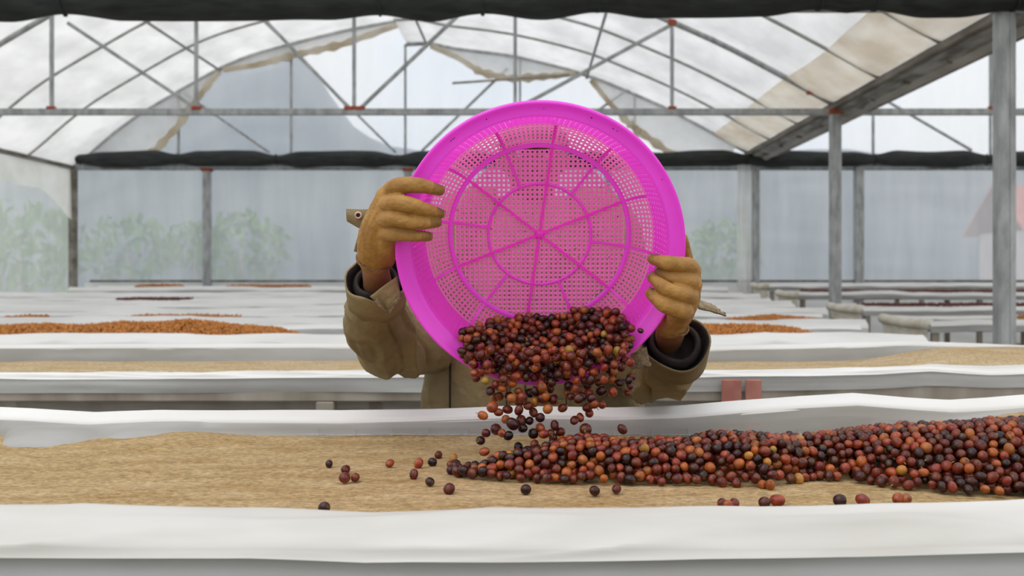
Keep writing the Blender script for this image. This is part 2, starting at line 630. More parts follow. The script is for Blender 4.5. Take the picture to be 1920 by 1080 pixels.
# purlins
for x, lb in ((prof(413, 128)[0], 'grey purlin along the left roof slope ending at a film knot'), (prof(545, 85)[0], 'grey purlin high on the left roof slope'),
              (prof(1100, 142)[0], 'grey purlin along the right roof slope'), (-1.72, 'grey ridge purlin beside the roof vent')):
    z = arch_z(x) - 0.035
    tag(tube('roof_purlin', [(x, 7.4, z), (x, 12.2, z), (x, 17, z)], 0.022, steel_thin, None, 8), lb, 'purlin')


# trusses
def truss(d, label, struts, diags, chord_py, w, arch_r, gus, bay2_struts=(), bay2_diags=()):
    zc = CZ + (VY - chord_py) * d / F
    t = empty('roof_truss', (XL, d, zc))
    tag(t, label, 'truss', 'roof trusses')
    beam('bottom_chord', (XL, d, zc), (XE, d, zc), w, steel, t)
    for pr, n in ((LEFT, 'left_arch'), (RIGHT, 'right_arch'), (BAY2, 'second_arch'), (BAY2R, 'third_arch')):
        tube('top_arch', [(x, d, CZ + z) for x, z in pr], arch_r, steel, t, 10, sub=3)
    for px in struts:
        x = (px - VX) * d / F
        s = beam('strut', (x, d, zc), (x, d, arch_z(x)), w * 0.55, steel, t)
        if gus:
            box('gusset', (x, d - 0.01, zc + w * 0.6), (w * 1.3, w * 0.9, w * 0.5), rust, s, bev=0.005)
    for (ax, ay, bx, by) in diags:
        p, q = P(ax, ay, d), P(bx, by, d)
        s = beam('diagonal', p, q, w * 0.55, steel, t)
        if gus:
            g = p if ay > by else q
            box('gusset', (g.x, d - 0.015, zc + w * 0.55), (w * 1.5, w * 0.9, w * 0.6), rust, s, bev=0.005)
    return t


tr = truss(12.2, 'grey steel truss with rust red joints crossing behind the pink basket', [97, 368, 664, 966, 1260, 1860],
           [(370, 205, 127, 43), (655, 203, 480, 20), (676, 203, 860, 28), (974, 201, 1258, 47)], 210, 0.078, 0.036, True)
for px in (1260, 1520):
    x = (px - VX) * 12.2 / F
    box('joint_plate', (x, 12.19, arch_z(x)), (0.10, 0.08, 0.07), rust, tr, bev=0.008)
truss(17.0, 'grey steel truss of the rear wall above the black roll', [335, 546, 760, 975, 1190, 1637, 1857],
      [(505, 286, 345, 175), (742, 286, 549, 96), (790, 284, 952, 128), (1010, 284, 1182, 165), (1822, 282, 1650, 182)], 309, 0.075, 0.034, False)
truss(7.4, 'grey steel truss nearest the viewer carrying the thick black roll', [], [], 12, 0.08, 0.036, False)
beam_r = tube('vent_rail', [(prof(762, 84)[0], 17, CZ + prof(0, 84)[1]), (prof(803, 82)[0], 17, CZ + prof(0, 82)[1])], 0.03, steel)
tag(beam_r, 'short grey rail bridging the open roof vent', 'rail')
bs = beam('batten', P(848, 156, 16.8), P(1068, 141, 16.8), 0.035, wood_m)
tag(bs, 'thin pale stick holding the torn film below the arch', 'stick')

# posts
def post(px, d, top_py, w, label, rz=0.0, mat=steel, cap=True):
    x = (px - VX) * d / F
    zt = CZ + (VY - top_py) * d / F
    t = empty('steel_post', (x, d, 0))
    tag(t, label, 'post', 'greenhouse posts')
    bm = bmesh.new()
    add_box(bm, (x, d, zt / 2), (w, w, zt), bev=w * 0.12)
    from_bm('shaft', bm, mat, t, smooth=False)
    bm = bmesh.new()
    add_box(bm, (x + w * 0.18, d - w * 0.5, zt / 2), (w * 0.16, w * 0.08, zt - 0.02))
    from_bm('seam_rib', bm, mat, t, smooth=False)
    if cap:
        box('head_plate', (x, d, zt - 0.02), (w * 1.35, w * 1.3, 0.06), rust, t, bev=0.006)
    box('base_plate', (x, d, 0.008), (w * 1.6, w * 1.6, 0.016), dark_steel, t, bev=0.003)
    return t


post(1883, 7.4, 22, 0.128, 'thick galvanised steel post at the far right', cap=False)
post(1566, 12.2, 207, 0.128, 'galvanised steel post under the gutter where the truss crosses')
post(1417, 16.9, 300, 0.12, 'grey steel post under the far end of the gutter')
post(1610, 16.93, 302, 0.15, 'pale steel post in the rear wall beyond the gutter')
post(388, 16.93, 316, 0.125, 'grey steel post in the rear wall left of the basket')
post(765, 16.93, 316, 0.125, 'grey steel post in the rear wall beside the glove')
post(1140, 16.93, 316, 0.125, 'grey steel post in the rear wall hidden by the basket')
post(137, 16.9, 318, 0.12, 'brown stained corner post at the left rear corner', mat=dark_steel, cap=False)
tag(beam('sill_rail', (XL + .3, 16.95, CZ + (VY - 527) * K), (XR, 16.95, CZ + (VY - 527) * K), 0.04, dark_steel), 'dark sill rail along the foot of the rear wall film', 'rail')
tag(beam('eave_beam', (XL, -3, ZE), (XL, 17, ZE), 0.07, dark_steel), 'dark stained eave beam on top of the left wall', 'beam')
tag(beam('tie_rail', (XL, 16.98, CZ + (VY - 317) * K), (XR, 16.98, CZ + (VY - 317) * K), 0.045, steel), 'pale rail just under the rear black roll', 'rail')

# gutter
gt = empty('roof_gutter', (GX0, 12, CZ + 2.05))
tag(gt, 'long grey brown rain gutter sloping away at upper right', 'gutter')


def gut(u, v):
    y = 4.0 + 13.1 * u
    a = v * 4
    pts = [(GX0, 2.12), (GX0 + 0.03, 2.00), (GX0 + 0.19, 1.955 + 0.01 * nz3(y * 2)), (GX1 - 0.03, 2.00), (GX1, 2.12)]
    i = min(int(a), 3)
    f = a - i
    x = pts[i][0] + (pts[i + 1][0] - pts[i][0]) * f
    z = pts[i][1] + (pts[i + 1][1] - pts[i][1]) * f
    return (x, y, CZ + z + 0.012 * nz3(x * 9, y * 2.5))


grid('trough', gut, 120, 12, gutter_m, gt, thick=0.006)
beam('edge_rail', (GX0 - 0.01, 4, CZ + 2.06), (GX0 - 0.01, 17.1, CZ + 2.06), 0.075, dark_steel, gt)
beam('edge_rail', (GX1 + 0.01, 4, CZ + 2.03), (GX1 + 0.01, 17.1, CZ + 2.03), 0.085, dark_steel, gt)
def gut_film(u, v):
    y = 6.0 + 11.0 * u
    w = 0.5 + 0.35 * nz3(y * 0.9, 3)
    x = GX0 + 0.15 + 0.05 * nz3(y * 0.7, 8) + (0.10 + 0.10 * w) * v
    return (x, y, CZ + 1.945 + 0.03 * abs(v - 0.5) - 0.03 * math.sin(math.pi * v) * (0.4 + w) + 0.012 * nz3(x * 12, y * 4))


grid('sagging_film', gut_film, 110, 8, film_flap, gt)
for k in range(9):
    y = 8.2 + k * 1.0
    box('bracket', (GX0 + 0.12 + 0.02 * (k % 2), y, CZ + 1.965), (0.10, 0.05 + 0.02 * (k % 3), 0.03), dark_steel, gt, bev=0.004)


# black shade-cloth rolls
def roll(d, ties, zc, r0, label, x0, x1, tilt=0.0):
    t = empty('shade_cloth_roll', (x0, d, zc))
    tag(t, label, 'cloth roll', 'rolled black shade cloths')
    n = 420
    tx = [(p - VX) * d / F for p in ties]
    pts, rad = [], []
    for i in range(n + 1):
        x = x0 + (x1 - x0) * i / n
        dist = min(abs(x - q) for q in tx)
        r = r0 * (0.60 + 0.40 * ss(0.0, 0.40, dist)) * (1 + 0.16 * nz3(x * 1.1, d))
        pts.append((x, d, zc + tilt * (x - x0) + 0.025 * nz3(x * 0.8, 4, d) - (r0 - r) * 0.2))
        rad.append(r)
    bm = bmesh.new()
    add_tube(bm, pts, rad, 20, fn=lambda i, a, r, p: r * (1 + 0.06 * nz3(p.x * 1.5 + a * 0.7, math.cos(a) * 2.2, math.sin(a) * 2.2) + 0.04 * math.sin(a * 3 + p.x * 4)))
    from_bm('rolled_cloth', bm, black_cloth, t)
    for q in tx:
        if x0 < q < x1:
            bm = bmesh.new()
            rr = r0 * 0.66
            add_tube(bm, [(q + 0.012 * math.sin(k), d + rr * math.cos(k * math.pi / 6), zc + tilt * (q - x0) + 0.025 * nz3(q * 0.8, 4, d) - 0.012 + rr * math.sin(k * math.pi / 6)) for k in range(13)], 0.010, 6, cap=False)
            from_bm('tie_cord', bm, black_cloth, t)
    return t


roll(16.8, [150, 332, 518, 745, 930, 1150, 1400, 1640, 1850, 2050], CZ + (VY - 298) * 16.8 / F, 0.135, 'black rolled shade cloth tied along the rear wall', XL + 0.15, XE)
roll(7.3, [-140, 120, 712, 905, 1120, 1535, 1640, 1900, 2150], CZ + (VY - 4) * 7.3 / F - 0.012, 0.155, 'thick black rolled shade cloth across the top edge', XL + 0.05, XE, tilt=0.006)


# torn film flaps on the rear arch
def flap(name, top, bot, label, mat, d=16.9, n=40, m=8):
    def fn(u, v):
        s = u * (len(top) - 1)
        i = min(int(s), len(top) - 2)
        f = s - i
        tpx = top[i][0] + (top[i + 1][0] - top[i][0]) * f
        tpy = top[i][1] + (top[i + 1][1] - top[i][1]) * f
        bpx = bot[i][0] + (bot[i + 1][0] - bot[i][0]) * f
        bpy_ = bot[i][1] + (bot[i + 1][1] - bot[i][1]) * f
        dd = d - 0.05 * math.sin(v * 3.0) + 0.04 * nz3(u * 9, v * 3, tpx)
        return P(tpx + (bpx - tpx) * v, tpy + (bpy_ - tpy) * v, dd)
    t = empty(name, P(top[0][0], top[0][1], d))
    tag(t, label, 'plastic film', 'torn film flaps on the rear arch')
    grid('sheet', fn, n, m, mat, t)
    hem = [Vector(fn(k / 24, 1.0)) for k in range(25)]
    tube('hem', hem, [0.045 + 0.07 * abs(nz3(k * 0.5, 7)) for k in range(25)], film_old, t, 8)
    return t


flap('film_flap', [(165, 293), (215, 250), (270, 212), (335, 172), (375, 150), (410, 131)], [(195, 297), (240, 295), (290, 284), (338, 232), (375, 178), (412, 134)],
     'torn film flap hanging off the left side of the rear arch', film_flap)
flap('film_flap', [(415, 128), (480, 102), (547, 83), (640, 60), (750, 40)], [(418, 131), (480, 122), (550, 104), (640, 84), (750, 46)],
     'gathered film flap under the rear arch left of the vent', film_flap)
flap('film_flap', [(805, 83), (853, 93), (905, 100), (960, 106), (1020, 120), (1080, 135)], [(808, 86), (862, 110), (900, 135), (955, 148), (1020, 144), (1080, 138)],
     'sagging film flap under the rear arch right of the vent', film_flap)
flap('film_flap', [(1104, 142), (1150, 162), (1200, 183), (1240, 200), (1300, 231), (1380, 275)], [(1108, 150), (1140, 190), (1175, 228), (1198, 246), (1260, 290), (1370, 292)],
     'white film flap hanging off the right side of the rear arch', film_flap)
tube_k = tube('twisted_film', [P(1197, 240, 16.85), P(1192, 258, 16.83), P(1197, 280, 16.85), P(1200, 296, 16.85)], [0.07, 0.045, 0.05, 0.03], film_old, None, 8, sub=4)
tag(tube_k, 'twisted brown knot of film above the rear black roll', 'plastic film')

# loose film panel hanging left of the gutter post
ph = grid('hanging_film', lambda u, v: P(1382 + 26 * u + 2 * nz3(v * 4, u), 303 + 262 * v, 16.82 + 0.04 * nz3(u * 6, v * 2)), 10, 24, film_flap)
tag(ph, 'narrow white film curtain beside the gutter end post', 'plastic film')


# shrubs and a house outside
def shrub(px, py, d, r, label, seed):
    c = P(px, py, d)
    t = empty('shrub', (c.x, c.y, -0.6))
    tag(t, label, 'shrub', 'shrubs outside the rear wall')
    bm = bmesh.new()
    rnd = random.Random(seed)
    for k in range(420):
        u, v = rnd.uniform(0, 2 * math.pi), rnd.uniform(-0.9, 1)
        q = math.sqrt(1 - v * v)
        rr = r * rnd.uniform(0.65, 1.05)
        p = c + Vector((math.cos(u) * q * rr * 1.25, math.sin(u) * q * rr, v * rr))
        m = Euler((rnd.uniform(0, 6), rnd.uniform(0, 6), rnd.uniform(0, 6))).to_matrix()
        s = r * rnd.uniform(0.10, 0.2)
        vs = [bm.verts.new(p + m @ Vector(w) * s) for w in ((-1, 0, 0), (0, -0.45, 0.1), (1, 0, 0), (0, 0.45, 0.1))]
        bm.faces.new(vs)
    from_bm('foliage', bm, leaf_m, t, recalc=False)
    tube('trunk', [(c.x, c.y, -0.7), (c.x + 0.05, c.y, c.z * 0.5), tuple(c)], [0.09, 0.07, 0.04], wood_m, t, 7)
    return t


shrub(240, 470, 21, 0.75, 'bright green shrub seen through the rear film at left', 1)
shrub(365, 462, 24, 0.6, 'small green shrub right of the bright one outside', 2)
shrub(450, 470, 30, 1.2, 'dim round shrub far outside between the left rear posts', 3)
shrub(1350, 480, 26, 0.9, 'dim shrub outside behind the right glove', 4)
shrub(40, 470, 26, 1.3, 'pale green shrub outside the left wall', 5)

hs = empty('farm_house', P(2090, 500, 85))
hs.location.z = -0.6
tag(hs, 'pink walled farm house with a rust red roof outside at far right', 'house')
hx, hy = P(2090, 500, 85).x, 85
box('wall', (hx, hy, 1.8), (19, 9, 6.0), plaster, hs)
bm = bmesh.new()
for sg in (-1, 1):
    vs = [bm.verts.new(p) for p in ((hx - 10.5, hy + sg * 5.5, 4.6), (hx + 10.5, hy + sg * 5.5, 4.6), (hx + 10.5, hy, 8.6), (hx - 10.5, hy, 8.6))]
    bm.faces.new(vs)
ro = from_bm('roof', bm, roof_red, hs, smooth=False)
ro.modifiers.new('t', 'SOLIDIFY').thickness = 0.2
for k in (-6.0, -1.0, 4.0):
    w_ = box('window', (hx + k, hy - 4.52, 2.2), (2.2, 0.08, 1.8), dark_steel, hs)
    box('pane', (hx + k, hy - 4.58, 2.2), (1.8, 0.04, 1.4), steel, w_)

# ================================================================== DRYING BEDS
def bed(d0, d1, x0, x1, zf, label, front, back, bedmat, depth=0.058, zbed=None, seed=0, face=0.06, lip=0.016, lipb=None, bow=None, facemat=None, nx=90, legs=(), group='drying beds', legmat=wood_m,
        front_run=0.03, bedz=None, skirt=0.0, endcap=False):
    """one raised bed: front(x)/back(x) give the crest height of its cloth edges"""
    t = empty('drying_bed', ((x0 + x1) / 2, (d0 + d1) / 2, 0))
    tag(t, label, 'drying bed', group)
    zb = zbed if zbed is not None else zf - depth
    lb_ = lipb or lip

    def bz(x, y):
        return zb + 0.004 * nz3(x * 3, y * 3, seed) + (bedz(x, y) if bedz else 0)

    def netfn(u, v):
        x = x0 + (x1 - x0) * u
        y = d0 + 0.03 + (d1 - d0 - 0.05) * v
        return (x, y, bz(x, y))
    grid('netting', netfn, nx * 2, 40, bedmat, t)

    def ffn(u, v):                       # front cloth: inside foot, crest, outer drape, face
        x = x0 + (x1 - x0) * u
        c = front(x)
        w = 0.006 * nz3(x * 2.2, 1, seed)
        run = front_run * (1 + 0.35 * nz3(x * 1.7, 8, seed))
        pts = [(d0 + 0.07, bz(x, d0 + 0.07) - 0.002), (d0 + 0.035, c - 0.028), (d0 + 0.012, c - 0.004), (d0, c), (d0 - run * 0.4, c - lip * 0.45),
               (d0 - run, c - lip * 1.7 + w), (d0 - run - 0.008, c - lip * 2.2 + w)]
        a = v * 6
        i = min(int(a), 5)
        f = a - i
        q = 0.010 * (1 - abs(nz3(x * 1.6, v * 3.2 + 0.6 * math.sin(x * 2.5), seed + 2))) ** 5 * ss(0.35, 0.6, v) + 0.0025 * nz3(x * 7, v * 8, seed + 6)
        q *= 1 - 0.8 * ss(0.8, 1.0, v)
        return (x, pts[i][0] + (pts[i + 1][0] - pts[i][0]) * f - 0.4 * q, pts[i][1] + (pts[i + 1][1] - pts[i][1]) * f + q)
    grid('front_edge_cloth', ffn, nx * 3, 36, net_front if seed == 1 else net_white, t)

    def facefn(u, v):
        x = x0 + (x1 - x0) * u
        c = front(x) - lip * 1.35
        return (x, d0 - front_run * (0.55 + 0.47 * ss(0, 0.35, v)) + 0.012 * nz3(x * 2, v * 1.5, seed + 5) * v, c - face * v - 0.008 * nz3(x * 1.2, 3, seed) * v)
    grid('front_face_netting', facefn, nx, 8, facemat or net_shade, t)

    def bfn(u, v):                       # back cloth: outer face, crest, sloping band, inner face, foot
        x = x0 + (x1 - x0) * u
        c = back(x)
        pts = [(d1 + 0.05, c - 0.06), (d1 + 0.035, c - 0.012), (d1 + 0.012, c), (d1 - 0.002, c - lb_ * 0.5), (d1 - 0.022, c - lb_), (d1 - 0.026, c - lb_ - 0.012)]
        a = v * 5
        i = min(int(a), 4)
        f = a - i
        q = 0.003 * nz3(x * 4, v * 4, seed + 3)
        return (x, pts[i][0] + (pts[i + 1][0] - pts[i][0]) * f + q, pts[i][1] + (pts[i + 1][1] - pts[i][1]) * f + q)
    grid('back_edge_cloth', bfn, nx * 2, 15, net_white, t)

    def binner(u, v):
        x = x0 + (x1 - x0) * u
        z0 = back(x) - lb_ - 0.008
        bw = bow(x) if bow else 0.0
        z1 = min(z0 - 0.005, bz(x, d1 - 0.02) - 0.002)
        return (x, d1 - 0.026 - 0.006 * v - bw * v ** 1.5 + 0.003 * nz3(x * 3, v * 2, seed + 4), z0 + (z1 - z0) * v + 0.012 * (bw > 0.01) * math.sin(3.14 * v))
    grid('back_face_netting', binner, nx, 6, net_shade, t)
    # frame rails and legs
    beam('frame_rail', (x0, d0 + 0.012, zf - 0.075), (x1, d0 + 0.012, zf - 0.075), 0.05, wood_m, t, 0.05)
    beam('frame_rail', (x0, d1 + 0.008, zf - 0.075), (x1, d1 + 0.008, zf - 0.075), 0.05, wood_m, t, 0.05)
    n = max(2, int((x1 - x0) / 1.9))
    for k in range(n + 1):
        x = x0 + 0.06 + (x1 - x0 - 0.12) * k / n
        for y in (d0 + 0.012, d1 + 0.008):
            zt = zf - 0.10
            box('leg', (x, y, zt / 2), (0.06, 0.06, zt), wood_m, t, bev=0.004)
    for (x, y, w) in legs:
        box('leg', (x, y, (zf - 0.022) / 2), (w, 0.012, zf - 0.022), legmat, t, bev=0.004)['label'] = 'short red painted plank'
    if skirt:
        grid('skirt_netting', lambda u, v: (x0 + (x1 - x0) * u, d0 + 0.05 + 0.02 * nz3(u * 30, v * 2, seed), zf - 0.09 - skirt * v), nx, 6, net_skirt, t)
    if endcap:
        for xe in (x0, x1):
            tube('end_roll', [(xe, d0 - 0.02, zf - 0.03), (xe, (d0 + d1) / 2, zf - 0.05), (xe, d1 + 0.03, zf - 0.03)], [0.05, 0.042, 0.05], net_cream, t, 10, sub=6)

            def ec(u, v, xe=xe):
                y = d0 + (d1 - d0) * u
                return (xe + 0.02 * nz3(y * 4, v * 2, seed), y, zf - 0.06 - (0.10 + 0.22 * abs(nz3(y * 1.6, 4, seed))) * v)
            grid('end_skirt', ec, 30, 8, net_cream, t)
    return t


def crest(d, pts, add=0.0):
    """crest line read off as a height profile along x at distance d"""
    prof_ = [((p - VX) * d / F, CZ + (VY - q) * d / F + add) for p, q in pts]
    return lambda x: pl(prof_, x)


ZL = CZ - 0.326
D10, D11 = 1.40, 2.41
c1f = crest(D10, [(-300, 946), (0, 948), (250, 950), (500, 952), (700, 960), (900, 958), (1100, 955), (1300, 950), (1600, 947), (1920, 940), (2200, 938)])
c1b = crest(D11 + 0.012, [(-300, 760), (0, 763), (60, 765), (180, 773), (300, 768), (640, 770), (800, 766), (960, 760), (1150, 764), (1280, 760), (1400, 750), (1500, 742),
                          (1600, 737), (1700, 745), (1780, 750), (1850, 746), (1920, 740), (2200, 736)])
ZB1 = CZ - 0.384


def bed1z(x, y):
    up = 0.06 * ss(0.85, 1.25, x) * ss(2.02, 2.38, y)                       # cloth pulled up at the right rear
    fold = 0.012 * math.exp(-((x + 0.85) / 0.12) ** 2) * ss(2.1, 2.36, y)     # rumple at the left rear
    ripple = 0.0025 * nz3(x * 5, y * 16) + 0.0015 * nz3(x * 14, y * 40)
    return up + fold + ripple


b1 = bed(D10, D11, -1.55, 1.55, ZL, 'nearest drying bed of tan netting with white cloth edges', c1f, c1b, net_tan, zbed=ZB1, seed=1, face=0.15, lip=0.0225, lipb=0.017,
         front_run=0.075, bedz=bed1z, nx=110, bow=lambda x: 0.16 * math.exp(-((x + 1.12) / 0.10) ** 4) + 0.09 * math.exp(-((x + 0.92) / 0.09) ** 2))
# wire hooks along the rear foot of the first bed
bm = bmesh.new()
zw = ZB1 + 0.004
pts = [(-0.55 + 0.05 * k, D11 - 0.045, zw + 0.003 * nz3(k * 0.7)) for k in range(26)]
add_tube(bm, pts, 0.0011, 5)
from_bm('edge_wire', bm, wire_m, b1)
for k in range(14):
    x = -0.5 + 0.088 * k
    tube('wire_hook', [(x, D11 - 0.034, zw + 0.012), (x + 0.002, D11 - 0.046, zw + 0.003), (x + 0.002, D11 - 0.056, zw - 0.001)], 0.0009, wire_m, b1, 5)


def flat_crest(z, seed, amp=0.012):
    return lambda x: z + amp * nz3(x * 0.9, seed * 3.1) + amp * 0.5 * nz3(x * 2.7, seed)


c2f = crest(3.35, [(-300, 700), (0, 699), (300, 700), (640, 697), (1300, 697), (1640, 692), (1740, 686), (1850, 690), (1920, 688)])
c2b = crest(4.45, [(-300, 648), (0, 646), (640, 644), (1300, 650), (1500, 646), (1700, 640), (1850, 644), (1920, 648)])


def bed2z(x, y):
    return 0.062 * ss(1.35, 1.9, x) * ss(3.6, 4.4, y) + 0.006 * nz3(x * 4, y * 9)


bed(3.35, 4.45, -2.6, 3.1, ZL, 'second drying bed, tan netting behind the worker', c2f, c2b, net_pale, seed=2, bedz=bed2z, face=0.055, lip=0.008, front_run=0.02,
    legs=[((1371 - VX) * 3.315 / F, 3.312, 0.066), ((1412 - VX) * 3.315 / F, 3.312, 0.053)], legmat=brick_m, skirt=0.28)
FAR = [(5.30, 6.30, 0.316, -5.2, 2.1, 'third drying bed, white cloth with orange husks on it'),
       (7.25, 8.30, 0.318, -6.5, 2.45, 'fourth drying bed, white cloth with a thin orange strip'),
       (9.20, 10.25, 0.306, -7.5, 2.75, 'fifth drying bed, cream netting across the middle distance'),
       (11.0, 11.9, 0.280, -7.5, 2.9, 'sixth drying bed, pale cloth with a rusty patch'),
       (12.9, 13.9, 0.245, -7.5, 3.0, 'seventh drying bed, pale cloth near the rear wall'),
       (15.0, 16.0, 0.185, -6.9, 3.0, 'farthest drying bed with orange streaks below the rear wall')]
for k, (a, b, h, x0, x1, lb) in enumerate(FAR):
    z = CZ - h
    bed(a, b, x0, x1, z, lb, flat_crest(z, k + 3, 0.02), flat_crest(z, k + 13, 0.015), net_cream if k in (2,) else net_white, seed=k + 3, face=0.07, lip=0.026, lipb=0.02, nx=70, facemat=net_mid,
        front_run=0.085)
RB = [(8.7, 9.8, 0.40, 'nearest bed of the bank beyond the gutter posts'), (10.8, 11.9, 0.347, 'second bed beyond the gutter posts, with dark red cherries'),
      (12.9, 13.9, 0.225, 'third bed beyond the gutter posts, with dark red cherries'), (15.0, 16.0, 0.14, 'farthest bed beyond the gutter posts')]
for k, (a, b, h, lb) in enumerate(RB):
    z = CZ - h
    bed(a, b, 3.5 + 0.12 * (k % 2), 10.5, z, lb, flat_crest(z, k + 33, 0.03), flat_crest(z, k + 43, 0.02), net_cream if k == 0 else net_white, seed=k + 20, face=0.07,
        lip=0.02, nx=60, front_run=0.05, endcap=True, group='beds beyond the gutter posts')


# heaps of husks too fine to count
def heap(name, fnz, x0, x1, y0, y1, n, size, mat, label, cat, seed):
    rnd = random.Random(seed)
    bm0 = bmesh.new()
    bmesh.ops.create_icosphere(bm0, subdivisions=1, radius=1)
    V = np.array([v.co[:] for v in bm0.verts])
    Fc = np.array([[v.index for v in f.verts] for f in bm0.faces])
    bm0.free()
    vs, fs = [], []
    for k in range(n):
        x = rnd.uniform(x0, x1)
        y = rnd.uniform(y0, y1)
        z = fnz(x, y)
        if z is None:
            continue
        m = np.array(Euler((rnd.uniform(0, 6), rnd.uniform(0, 6), rnd.uniform(0, 6))).to_matrix())
        s = size * rnd.uniform(0.75, 1.3)
        q = (V * np.array([1.0, 0.62, 0.5]) * s) @ m.T + np.array([x, y, z + rnd.uniform(-0.3, 0.7) * size])
        fs.append(Fc + len(vs) * len(V))
        vs.append(q)
    me = bpy.data.meshes.new(name)
    me.from_pydata(np.concatenate(vs).tolist(), [], np.concatenate(fs).tolist())
    return tag(mesh_obj(name, me, mat), label, cat, kind='stuff')


z3 = CZ - 0.316 - 0.058


def h3(pts, d):
    pr = [((p - VX) * d / F, CZ + (VY - q) * d / F) for p, q in pts]

    def fn(x, y):
        zt = pl(pr, x)
        hgt = zt - z3
        if hgt < 0.006:
            return None
        return z3 + hgt * max(0.0, 1 - abs((y - d) / 0.32) ** 1.6)
    return fn


heap('husk_heap', h3([(-60, 614), (0, 613), (80, 609), (150, 613), (220, 606), (300, 607), (350, 601), (400, 606), (450, 612), (520, 617), (545, 626)], 5.72), -3.2, -1.36, 5.42, 6.02, 7500, 0.0115,
     orange_m, 'long low heap of orange husks on the bed at left', 'husk heap', 1)
heap('husk_heap', h3([(1300, 611), (1380, 611), (1440, 612), (1490, 617), (1530, 629)], 5.72), 0.9, 1.75, 5.42, 6.02, 4000, 0.0115, orange_m,
     'heap of orange husks on the bed right of the glove', 'husk heap', 2)
heap('husk_heap', lambda x, y: CZ - 0.318 - 0.045 + 0.03 * max(0, 1 - abs(x - 1.97) / 0.36), 1.6, 2.3, 7.5, 8.1, 1600, 0.013, orange_m,
     'small thin spread of orange husks beyond the larger right heap', 'husk heap', 3)
heap('husk_heap', lambda x, y: (CZ - 0.318 - 0.012 + 0.022 * nz3(x * 2)) if nz3(x * 1.3, 6) > -0.02 else None, -4.0, -1.7, 7.5, 8.0, 3000, 0.013, orange_m, 'thin strip of orange husks on the fourth bed at left', 'husk heap', 4)
heap('husk_heap', lambda x, y: CZ - 0.280 + 0.004, -4.6, -3.9, 11.1, 11.6, 900, 0.014, redbed_m, 'small rusty patch of husks on a far bed', 'husk heap', 5)
heap('husk_heap', lambda x, y: (CZ - 0.185 + 0.004 + 0.02 * nz3(x * 1.5)) if nz3(x * 1.1, 2) > -0.05 else None, -6.0, -3.4, 15.1, 15.6, 1800, 0.022, orange_m, 'orange streak of husks on the farthest bed', 'husk heap', 6)
heap('husk_heap', lambda x, y: CZ - 0.347 + 0.0, 3.9, 9.5, 11.1, 11.8, 5000, 0.016, redbed_m, 'dark red cherries spread on a bed beyond the posts', 'husk heap', 7)
heap('husk_heap', lambda x, y: CZ - 0.225 + 0.0, 3.75, 9.5, 13.2, 13.8, 4000, 0.018, redbed_m, 'dark red cherries spread on a farther bed beyond the posts', 'husk heap', 8)
heap('husk_heap', lambda x, y: CZ - 0.40 + 0.0, 4.6, 8.0, 9.0, 9.6, 2500, 0.014, orange_m, 'orange husks on the near bed beyond the posts', 'husk heap', 9)

# ================================================================== BASKET
TH = math.radians(14)
RIMC = P(1013, 466, 2.0)
axis = Vector((0, -math.cos(TH), -math.sin(TH)))         # out of the open mouth
upv = Vector((0, -math.sin(TH), math.cos(TH)))
rtv = Vector((1, 0, 0))
DEP = 0.14
BC = RIMC - axis * DEP                                   # centre of the basket floor
BM = Matrix((rtv, upv, axis)).transposed()               # local (x right, y up, z to the mouth)


def B(x, y, z):
    return BC + BM @ Vector((x, y, z))


bk = empty('plastic_basket', BC)
tag(bk, 'bright pink plastic sieve basket tipped toward the viewer', 'basket')
RB_, RM_ = 0.190, 0.110


def perf_quad(bm, c00, c10, c11, c01, nrm, hole, dz):
    """one lattice cell: sloped facets around a hole"""
    cen = (c00 + c10 + c11 + c01) / 4
    o = [c00, c10, c11, c01]
    ov = [bm.verts.new(p) for p in o]
    iv = [bm.verts.new(cen + (p - cen) * hole - nrm * dz) for p in o]
    for k in range(4):
        bm.faces.new((ov[k], ov[(k + 1) % 4], iv[(k + 1) % 4], iv[k]))


bm = bmesh.new()
pit = 0.0101
ng = int(RB_ / pit) + 1
ca, sa = math.cos(math.radians(-8)), math.sin(math.radians(-8))
for i in range(-ng, ng):
    for j in range(-ng, ng):
        cs = [(i * pit, j * pit), ((i + 1) * pit, j * pit), ((i + 1) * pit, (j + 1) * pit), (i * pit, (j + 1) * pit)]
        if max(math.hypot(*c) for c in cs) > RB_ + 0.002:
            continue
        q = [B(x, y, 0.0) for x, y in cs]
        perf_quad(bm, *q, axis, 0.44, 0.0034)
bmesh.ops.remove_doubles(bm, verts=bm.verts, dist=1e-5)
from_bm('floor_mesh', bm, pink_mesh, bk, smooth=False, recalc=False)

# curved perforated shoulder + steep fine-slotted wall
SH = [(0.1945, 0.001), (0.2035, 0.0035), (0.2125, 0.008), (0.2205, 0.014), (0.228, 0.0215), (0.2345, 0.030), (0.240, 0.039)]


def shell_pt(a, r, z):
    return B(math.cos(a) * r, math.sin(a) * r, z)


